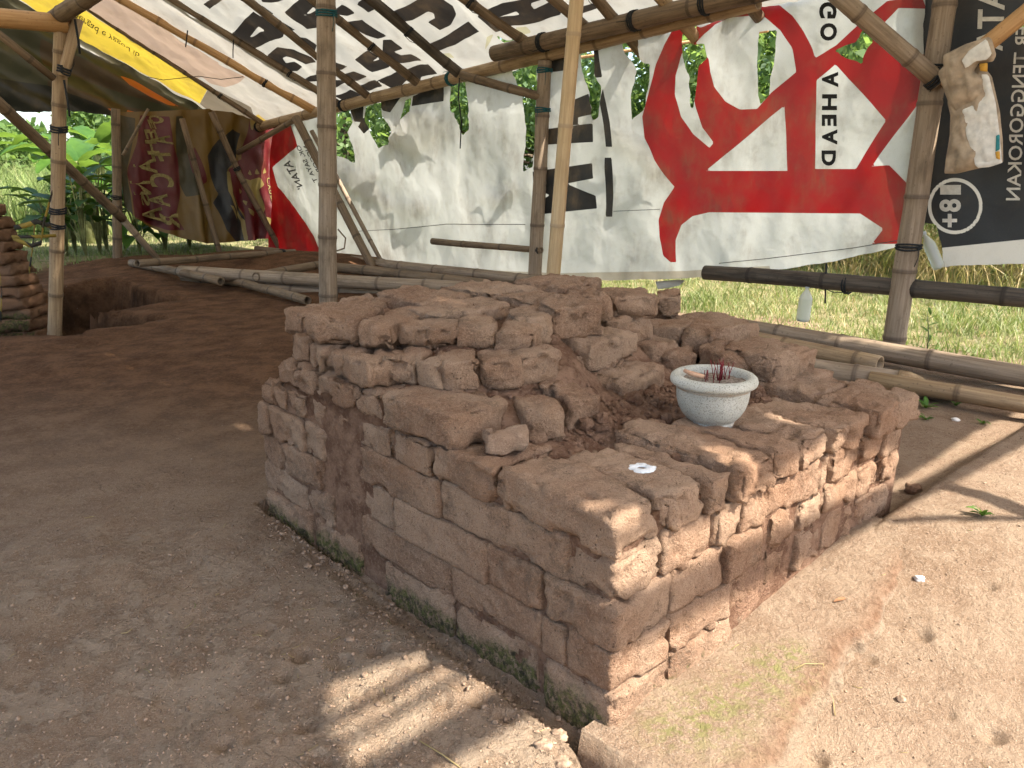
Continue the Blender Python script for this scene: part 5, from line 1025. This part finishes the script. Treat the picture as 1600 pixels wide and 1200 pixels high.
# ------------------------------------------------------------------ brick pillar and the tape at the left
pc = atz(18, 524, -.20); pbz = -.32
pillar = empty('brick_pillar', (pc[0], pc[1], pbz), 'eroded stump of a brick pillar standing in the pit at the left', 'pillar')
pr_ = np.random.default_rng(4); z = pbz; ptop = .80; lay = 0
while z < ptop:
    h = .088 * pr_.uniform(.85, 1.1); fr = (z - pbz) / (ptop - pbz); w = .60 - .34 * fr ** 1.2 + pr_.uniform(-.02, .02); 
    off = np.array([-.05 * fr + pr_.uniform(-.012, .012), 0])
    nbk = 2 if w > .34 else 1
    for k in range(nbk):
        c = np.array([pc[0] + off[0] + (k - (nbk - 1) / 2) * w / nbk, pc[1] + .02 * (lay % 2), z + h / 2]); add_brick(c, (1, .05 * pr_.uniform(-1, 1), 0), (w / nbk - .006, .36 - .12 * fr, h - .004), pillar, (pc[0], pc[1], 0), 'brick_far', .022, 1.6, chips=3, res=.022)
    z += h; lay += 1
for ch in list(pillar.children): ch.location.z -= pbz
def mk_tape():
    m, nt, out = mat_new('striped_tape'); t = NT(nt); p = t.pos(); x = t.sep(p); w = t.math('FRACT', t.math('MULTIPLY', t.math('ADD', x[0], x[2]), 5.0)); c = t.mix(t.math('GREATER_THAN', w, .55), (.22, .15, .025), (.025, .022, .016)); t.princ(out, c, .6); return m
M['tape'] = mk_tape()
def tape(pts, w, label):
    V = []; pts = [np.asarray(p) for p in pts]
    for i, p in enumerate(pts):
        up = np.array([0, .25 * math.sin(i * 1.7), 1.0]) * w / 2; V += [p - up, p + up]
    o = link('caution_tape', mesh_np('caution_tape', V, np.array([(2 * i, 2 * i + 2, 2 * i + 3, 2 * i + 1) for i in range(len(pts) - 1)])), M['tape']); so = o.modifiers.new('thick', 'SOLIDIFY'); so.thickness = .003; return tag(o, label, 'tape', 'tape strung round the pillar')
yb = 5.15
tape([aty(22, 356, yb), aty(40, 352, yb), aty(58, 346, yb), aty(80, 354, 5.3)], .035, 'upper strip of yellow and black tape from the pillar top to the pit post')
tape([aty(20, 372, yb), aty(48, 384, yb), aty(64, 380, 5.2), aty(68, 350, 5.2), aty(82, 300, 5.3)], .03, 'slack yellow and black tape looping up to the pit post')
tape([aty(18, 370, yb), aty(50, 370, yb), aty(88, 368, 5.3)], .022, 'straight dark strip of tape between pillar and pit post')
tape([aty(55, 346, 5.2), aty(52, 380, 5.2), aty(46, 425, 5.2)], .035, 'tape end hanging straight down beside the pillar')
tape([aty(0, 425, 4.9), aty(3, 460, 4.9), aty(1, 500, 4.9)], .05, 'tape end lying down the front of the pillar')

# ------------------------------------------------------------------ vegetation
def leaf_blade(L, w, curl, droop, seed, seg=12, ragged=0.0, fold=.25):
    q = np.random.default_rng(seed); V = []; ang = 0; p = np.array([0., 0, 0]); el = droop[0]; tears = q.uniform(0, 1, 20)
    for i in range(seg + 1):
        t = i / seg; prof = (math.sin(math.pi * min(1, t * .97 + .02)) ** .6) * (1 - .15 * t); hw = w / 2 * prof; el = droop[0] + (droop[1] - droop[0]) * t
        for side in (-1, -.5, 0, .5, 1):
            rg = 1 - (ragged * tears[(i * 2 + (side > 0)) % 20] if abs(side) == 1 else 0)
            V.append(p + np.array([0, side * hw * rg * math.cos(fold), abs(side) * hw * math.sin(fold) + (.05 * hw * math.sin(i * 2.1 + side) if side else 0)]))
        p = p + np.array([math.cos(el), 0, math.sin(el)]) * L / seg
    Q = [(i * 5 + j, (i + 1) * 5 + j, (i + 1) * 5 + j + 1, i * 5 + j + 1) for i in range(seg) for j in range(4)]
    return np.array(V), np.array(Q)
def rz(V, a): c, s = math.cos(a), math.sin(a); return V @ np.array([[c, s, 0], [-s, c, 0], [0, 0, 1]])
def banana(p, h, label, seed, nl=8, lean=0, L0=1.7):
    q = np.random.default_rng(seed); e = empty('banana_plant', (p[0], p[1], gz1(p[0], p[1])), label, 'banana plant', 'banana plants beyond the far end')
    mb = MB(); mb.tube([(0, 0, -.1), (lean * .3, 0, h * .4), (lean * .7, 0, h * .8), (lean, 0, h)], [.11, .095, .075, .05], 10); link('stem', mb.mesh('stem'), M['stem'], e)
    for k in range(nl):
        a = k * 2.4 + q.uniform(-.3, .3); L = L0 * q.uniform(.75, 1.15); V, Q = leaf_blade(L, .46 * q.uniform(.8, 1.15), 0, (q.uniform(.5, 1.25), q.uniform(-1.2, -.35)), seed * 20 + k, 16, .30)
        link('leaf', mesh_np('leaf', rz(V, a) + (lean, 0, h - q.uniform(0, .25)), Q), M['banana'], e)
def broadplant(p, h, label, seed, nl=9):
    q = np.random.default_rng(seed); e = empty('broadleaf_plant', (p[0], p[1], gz1(p[0], p[1])), label, 'plant', 'broad-leaved plants by the far corner')
    for k in range(nl):
        a = k * 2.4 + q.uniform(-.4, .4); z0 = h * q.uniform(.25, .95); rr_ = q.uniform(.04, .16)
        mb = MB(); mb.tube([(0, 0, -.03), (rr_ * .4 * math.cos(a), rr_ * .4 * math.sin(a), z0 * .6), (rr_ * math.cos(a), rr_ * math.sin(a), z0)], [.012, .010, .006], 5)
        st_ = link('stalk', mb.mesh('stalk'), M['stem'], e)
        V, Q = leaf_blade(q.uniform(.35, .6), q.uniform(.16, .26), 0, (q.uniform(.2, .9), q.uniform(-.9, -.2)), seed * 31 + k, 7, .05)
        link('leaf', mesh_np('leaf', rz(V, a) + (rr_ * math.cos(a), rr_ * math.sin(a), z0), Q), M['broad'], st_)
banana(aty(108, 420, 12.4), 1.05, 'banana plant with drooping torn leaves just beyond the pit post', 11, 8, .1, 1.25); banana(aty(152, 420, 11.6), 1.2, 'banana plant close behind the dark corner post', 12, 9, -.05, 1.1)
banana(aty(-50, 430, 11.6), 1.5, 'banana plant whose leaf hangs over the field at the left', 13, 8, .2, 1.7); banana(aty(178, 420, 13.0), 1.4, 'tall banana plant standing behind the gold and red banner', 14, 7, 0, 1.2)
for k, (u, y, h, lb) in enumerate([(108, 9.3, .95, 'leafy plant at the foot of the banana beside the pit'), (138, 9.2, 1.1, 'dense leafy plant left of the dark corner post'), (160, 9.5, 1.2, 'tall leafy plant touching the dark corner post'), (122, 9.9, 1.35, 'leafy plant growing between the banana stems'), (222, 9.7, .75, 'low leafy plant under the left hem of the far banner'), (262, 10.1, .6, 'low yellowish plant under the middle of the far banner'), (300, 10.6, .55, 'small leafy plant under the far banner near the strut'), (90, 9.8, .8, 'leafy plant by the grass edge behind the pit post'), (172, 10.2, 1.3, 'tall leafy plant behind the dark corner post'), (200, 10.3, .9, 'leafy plant right of the dark corner post')]):
    broadplant(aty(u, 420, y), h, lb, 40 + k, 11)

def blades(n, sampler, hgt, wid, bend, seed, seg=3):
    q = np.random.default_rng(seed); xy = sampler(n, q); n = len(xy); z = ground_z(xy[:, 0].copy(), xy[:, 1].copy()); h = q.uniform(*hgt, n); w = q.uniform(*wid, n); a = q.uniform(0, 2 * math.pi, n); b = q.uniform(*bend, n); fa = q.uniform(0, 2 * math.pi, n)
    V = np.zeros((n, 2 * seg + 1, 3))
    for i in range(seg + 1):
        t = i / seg; ho = b * h * t ** 1.8; zz = h * t * (1 - .25 * b * t); cx = xy[:, 0] + ho * np.cos(a); cy = xy[:, 1] + ho * np.sin(a); hw = w * (1 - t) * .5 + .0005
        if i < seg:
            V[:, 2 * i] = np.c_[cx - hw * np.cos(fa), cy - hw * np.sin(fa), z + zz]; V[:, 2 * i + 1] = np.c_[cx + hw * np.cos(fa), cy + hw * np.sin(fa), z + zz]
        else: V[:, 2 * seg] = np.c_[cx, cy, z + zz]
    base = (np.arange(n) * (2 * seg + 1))[:, None]; Q = np.concatenate([base + np.array([2 * i, 2 * i + 1, 2 * i + 3, 2 * i + 2]) for i in range(seg - 1)]); T = base + np.array([2 * seg - 2, 2 * seg - 1, 2 * seg])
    return V.reshape(-1, 3), Q, T
def strip(s0, s1, n0, n1, pw=1.0):
    """area outside the back wall: s along the wall, n metres beyond it"""
    def f(n, q): s = q.uniform(s0, s1, n); d = n0 + (n1 - n0) * q.uniform(0, 1, n) ** pw; P = W0 + np.outer(s, WD) + np.outer(d, WN); return P[:, :2]
    return f
def clumped(s0, s1, n0, n1, k, rad):
    def f(n, q):
        cs = np.c_[q.uniform(s0, s1, k), q.uniform(n0, n1, k)]; i = q.integers(0, k, n); sd = cs[i] + q.normal(0, rad, (n, 2)); P = W0 + np.outer(sd[:, 0], WD) + np.outer(sd[:, 1], WN); return P[:, :2]
    return f
def area(x0, x1, y0, y1):
    return lambda n, q: np.c_[q.uniform(x0, x1, n), q.uniform(y0, y1, n)]
def grass_obj(name, label, cat, mat, parts):
    mb = MB()
    for p in parts: mb.add(*p)
    return tag(link(name, mb.mesh(name), M[mat]), label, cat, kind='stuff')
grass_obj('lawn_grass', 'short green grass growing outside the back wall', 'grass', 'grass', [blades(26000, strip(-3, 5, .12, 4.0, 1.2), (.03, .09), (.004, .009), (.2, 1.0), 1, 2), blades(9000, strip(4, 11, .2, 5.0), (.03, .10), (.006, .012), (.2, 1.0), 2, 2), blades(9000, clumped(-3, 5, .3, 4.5, 260, .09), (.06, .20), (.005, .011), (.3, 1.2), 22, 3),
          blades(9000, lambda n, q: (lambda P: P[poly_sdf(P, FLOOR) < -.1])(np.c_[q.uniform(-10, -3.8, n), q.uniform(6.0, 13, n)]), (.04, .12), (.006, .014), (.2, .9), 3, 2)])
grass_obj('dry_grass', 'tangle of long dry straw-coloured grass behind the lawn', 'grass', 'straw', [blades(9000, clumped(-4, 4, 2.6, 5.5, 160, .16), (.35, .95), (.005, .011), (.5, 1.6), 4, 4), blades(2600, strip(-3, 5, .3, 3.0), (.04, .13), (.003, .006), (.4, 1.4), 5, 2), blades(2500, clumped(4, 11, 3, 6, 60, .2), (.3, .8), (.006, .012), (.5, 1.5), 14, 4)])
grass_obj('green_tall_grass', 'taller green grass growing among the dry straw', 'grass', 'reed', [blades(5000, clumped(-4, 6, 3.0, 6.5, 110, .18), (.3, 1.0), (.008, .016), (.3, 1.1), 6, 4)])
grass_obj('tall_reeds', 'field of tall pale green reeds beyond the left side', 'grass', 'reed', [blades(14000, lambda n, q: np.c_[q.uniform(-17, -6.5, n), q.uniform(12.5, 20, n)], (.8, 1.55), (.012, .026), (.15, .8), 7, 5)])

def tree(p, h, cr, label, seed, mat='leaf', n=5200, ls=.16, group='trees beyond the back wall'):
    q = np.random.default_rng(seed); gz = gz1(p[0], p[1]); e = empty('broadleaf_tree', (p[0], p[1], gz), label, 'tree', group)
    mb = MB(); th = h * .5; mb.tube([(0, 0, -.2), (.05, .03, th * .5), (-.05, .08, th), (.1, .05, h * .8)], [.03 * h, .024 * h, .017 * h, .006 * h], 9)
    cl = []
    for k in range(26):
        a = q.uniform(0, 6.28); rr_ = cr * q.uniform(.25, 1.0) ** .6; zz = h * q.uniform(.22, 1.0); rr_ *= 1.1 - .55 * abs(zz / h - .5) * 1.5; c = np.array([rr_ * math.cos(a), rr_ * math.sin(a), zz]); cl.append(c)
        if k < 12: mb.tube([(0, .05, min(zz * .6, th)), c * .5 + (0, 0, zz * .18), c], [.009 * h, .005 * h, .002 * h], 5)
    link('trunk', mb.mesh('trunk'), M['trunk'], e)
    cl = np.array(cl); i = q.integers(0, len(cl), n); rad = cr * q.uniform(.22, .42, len(cl)); u = q.normal(0, 1, (n, 3)); u /= np.linalg.norm(u, axis=1)[:, None]; C = cl[i] + u * (rad[i] * q.uniform(.35, 1.0, n) ** .5)[:, None] * (1, 1, .75)
    d = u * .6 + q.normal(0, .7, (n, 3)); d[:, 2] -= .25; d /= np.linalg.norm(d, axis=1)[:, None]; s = np.cross(d, q.normal(0, 1, (n, 3))); s /= np.linalg.norm(s, axis=1)[:, None]; L = ls * q.uniform(.6, 1.3, n)
    V = np.stack([C, C + d * (L * .5)[:, None] + s * (L * .24)[:, None], C + d * L[:, None], C + d * (L * .5)[:, None] - s * (L * .24)[:, None]], 1).reshape(-1, 3)
    link('crown', mesh_np('crown', V, np.arange(4 * n).reshape(-1, 4), smooth=False), M[mat], e)
TR = [(11.8, 4.6, 2.4, 'leaf', 'light green tree seen through the gaps by the far post'), (12.5, 5.2, 2.6, 'leaf_b', 'dark green tree behind the middle of the torn banner'), (11.5, 4.8, 2.3, 'leaf', 'bushy bright tree behind the stripes of the banner'), (13.5, 6.0, 2.8, 'leaf_b', 'tall dark tree behind the red logo'), (10.5, 4.4, 2.2, 'leaf', 'bright tree showing in the hole of the red logo'), (10.0, 4.6, 2.3, 'leaf_b', 'tree standing behind the black banner'), (14.0, 5.6, 2.8, 'leaf', 'spreading tree farther along the back wall'), (16.0, 5.8, 3.0, 'leaf_b', 'dark tree beyond the far corner of the shelter')]
for k, (u, dist) in enumerate([(545, 13.0), (690, 13.5), (850, 12.0), (1010, 12.8), (1190, 11.0), (1350, 10.0), (1560, 9.0), (330, 18.0)]):
    d = ray(u, 300); p = CAM + d * (dist / d[1]); tree(p, *TR[k][:1] if False else (TR[k][1] * .70, TR[k][2], TR[k][4], 70 + k, TR[k][3]), n=15000, ls=.13)
for k, (x, y, h, c, lb) in enumerate([(-17, 26, 2.3, 2.4, 'rounded bush behind the reeds on the left skyline'), (-24, 30, 2.6, 3.0, 'wide bush farther left behind the reeds'), (-12.5, 27, 3.2, 2.6, 'pale tree behind the banana plants')]): tree((x, y), h, c, lb, 90 + k, 'leaf', 5000, .34, 'trees on the left skyline')

# small weeds on the bare soil
def weed(u, v, s, label, seed, n=9):
    p = atz(u, v, .02); q = np.random.default_rng(seed); e = empty('weed', (p[0], p[1], gz1(p[0], p[1])), label, 'weed', None)
    for k in range(n):
        a = q.uniform(0, 6.28); V, Q = leaf_blade(s * q.uniform(.6, 1.1), s * q.uniform(.25, .4), 0, (q.uniform(.5, 1.3), q.uniform(-.5, .4)), seed * 7 + k, 5, 0); link('leaf', mesh_np('leaf', rz(V, a) + (0, 0, .0), Q), M['weed'], e)
weed(1527, 845, .055, 'little green seedling in the crossing shadows on the soil', 1); weed(1448, 630, .07, 'grass tuft beside the short pale offcut', 2); weed(1375 + 120, 625, .05, 'small weed at the soil edge under the orange-tan pole', 3); weed(1447, 652, .045, 'tiny weed on the dark soil past the far corner of the ruin', 4); weed(1538, 655, .04, 'tiny weed by the white pebble', 5)
def sprig(u, v, h, label, seed):
    p = atz(u, v, 0); q = np.random.default_rng(seed); e = empty('sprig', (p[0], p[1], gz1(p[0], p[1])), label, 'plant'); mb = MB(); mb.tube([(0, 0, -.02), (-.01, 0, h * .5), (-.04, 0, h)], [.005, .004, .002], 5); link('stem', mb.mesh('stem'), M['stem'], e)
    for k in range(12):
        z0 = h * (k + 2) / 14; V, Q = leaf_blade(h * .28, h * .07, 0, (q.uniform(.2, .9), q.uniform(-.3, .3)), seed * 9 + k, 5, 0); link('leaf', mesh_np('leaf', rz(V, k * 2.4) + (-.02 * z0 / h, 0, z0), Q), M['weed'], e)
sprig(1448, 560, .30, 'thin upright sprig beside the sack post on the lawn edge', 1)

# ------------------------------------------------------------------ loose stones, gravel and litter on the soil
def scatter(n, sampler, size, seed):
    q = np.random.default_rng(seed); xy = sampler(n, q); n = len(xy); z = ground_z(xy[:, 0].copy(), xy[:, 1].copy()); s = np.exp(q.uniform(math.log(size[0]), math.log(size[1]), n)); m = len(L3q)
    V = L3q[None] * 2 * s[:, None, None] * q.uniform(.6, 1.25, (n, 1, 3)) * (1 + .22 * q.uniform(-1, 1, (n, m, 1))); V[..., 2] *= .65; V = V + np.c_[xy, z + s * .25][:, None]
    Q = (np.arange(n) * m)[:, None, None] + Q3[None]; return V.reshape(-1, 3), Q.reshape(-1, 4)
def outside(P): a, b = to_ab(P[:, 0], P[:, 1]); return P[~((a > -.01) & (a < 1.46) & (b > -.01) & (b < 1.36))]
mb = MB(); mb.add(*scatter(5200, lambda n, q: outside(np.c_[q.normal(-.45, .45, n), q.normal(1.55, .4, n)]), (.0012, .0045), 1)); mb.add(*scatter(2600, lambda n, q: outside(np.c_[q.uniform(-1.6, 2.2, n), q.uniform(.95, 3.2, n)]), (.0012, .004), 2)); mb.add(*scatter(110, lambda n, q: outside(np.c_[q.normal(-.3, .35, n), q.normal(1.5, .3, n)]), (.004, .009), 3))
M['pebble'] = simple('tan_pebbles', (.235, .165, .115), .95, .45, 90, .3, .1)
tag(link('gravel', mb.mesh('gravel', True), M['pebble']), 'fine gravel and crumbs of earth strewn over the bare floor', 'gravel', kind='stuff')
ab_edge = lambda n, q: (lambda a, b: ab_world(a, b, 0)[:, :2])(q.uniform(-.4, 1.4, n), -np.abs(q.normal(.03, .03, n)))
mb = MB(); mb.add(*scatter(420, ab_edge, (.0025, .010), 4)); mb.add(*scatter(60, lambda n, q: (lambda a, b: ab_world(a, b, 0)[:, :2])(-.28 + q.normal(0, .05, n), q.uniform(.1, 1.2, n)), (.0015, .004), 5))
tag(link('rubble_crumbs', mb.mesh('rubble_crumbs', True), M['pebble']), 'crumbs of fallen brick along the foot of the ruin', 'rubble', kind='stuff')
def stone(u, v, s, label, mat='pebble', cat='stone', flat=.6, seed=1):
    p = atz(u, v, .0); L, Q = box_lattice(5, 5, 4); V = L / np.linalg.norm(L + 1e-9, axis=1)[:, None]; V = V * s * (1, .8, flat) * (1 + .42 * fbm(V[:, 0] * 1.9 + seed, V[:, 1] * 1.9, V[:, 2] * 1.9, 3)[:, None])
    tag(link('stone', mesh_np('stone', V, Q), M[mat], None, (p[0], p[1], gz1(p[0], p[1]) + s * flat * .5)), label, cat)
M['white_stone'] = simple('white_pebble', (.66, .62, .57), .8, .15, 60, .3)
stone(1432, 927, .013, 'white lump lying at the outer edge of the earth ledge', 'white_stone', seed=2); stone(1492, 657, .016, 'grey pebble on the dark soil beside the far corner', 'white_stone', seed=3); stone(850, 1155, .016, 'rounded clod on the sunlit bank below the corner', seed=4); stone(875, 1130, .017, 'larger clod at the top of the sunlit bank', seed=5); stone(880, 1165, .018, 'pale crumbly clod on the lip of the gap', seed=6)
stone(1415, 1058, .011, 'pale chip of brick on the open soil right of the ledge', seed=7); stone(1425, 775, .028, 'dark earth clod where the shadows cross', 'core', 'clod', .8, 8); stone(480, 880, .012, 'light pebble near the foot of the left face', seed=9); stone(545, 985, .013, 'flat pale pebble on the gravelly floor', seed=10, flat=.35)
mb = MB(); lp = [atz(u, v, .004) for u, v in [(655, 1145), (690, 1160), (720, 1185), (728, 1200)]]; lp = [np.array([p[0], p[1], gz1(p[0], p[1]) + .003]) for p in lp]; mb.tube(lp, [.0012, .0016, .0014, .001], 5)
tag(link('straw_stalk', mb.mesh('straw_stalk'), M['straw']), 'dry forked straw stalk on the sunlit gravel', 'straw')
mb = MB(); lp = [atz(u, v, .055) for u, v in [(1245, 1012), (1262, 1005), (1290, 1006), (1312, 1020), (1316, 1040)]]; lp = [np.array([p[0], p[1], gz1(p[0], p[1]) + .003]) for p in lp]; mb.tube(lp, .0012, 5)
tag(link('straw_stalk', mb.mesh('straw_stalk'), M['straw']), 'thin curved straw lying on the earth ledge', 'straw')
V, Q = leaf_blade(.045, .014, 0, (.25, -.2), 3, 6, 0); p = atz(1305, 925, .06); tag(link('dead_leaf', mesh_np('dead_leaf', rz(V, .3), Q), simple('dead_leaf', (.24, .12, .06), .8, .3, 60, .2), None, (p[0], p[1], gz1(p[0], p[1]) + .004)), 'curled dead brown leaf on the earth ledge', 'leaf')

# bits of straw and leaf trodden into the floor
lq = np.random.default_rng(77); mb = MB()
for k in range(70):
    x, y = (lq.normal(-.5, .5), lq.normal(1.7, .5)) if k < 50 else (lq.uniform(.5, 1.8), lq.uniform(1.1, 2.4))
    if not len(outside(np.array([[x, y]]))) or y < .9: continue
    L, a = lq.uniform(.008, .04), lq.uniform(0, 6.28); p0 = np.array([x, y]); p1 = p0 + L * np.array([math.cos(a), math.sin(a)]); pm = (p0 + p1) / 2 + lq.normal(0, L * .12, 2)
    mb.tube([(q[0], q[1], gz1(q[0], q[1]) + .0015) for q in (p0, pm, p1)], lq.uniform(.0005, .0011), 4)
tag(link('straw_litter', mb.mesh('straw_litter'), M['straw']), 'short bits of dry straw trodden into the bare floor', 'litter', kind='stuff')
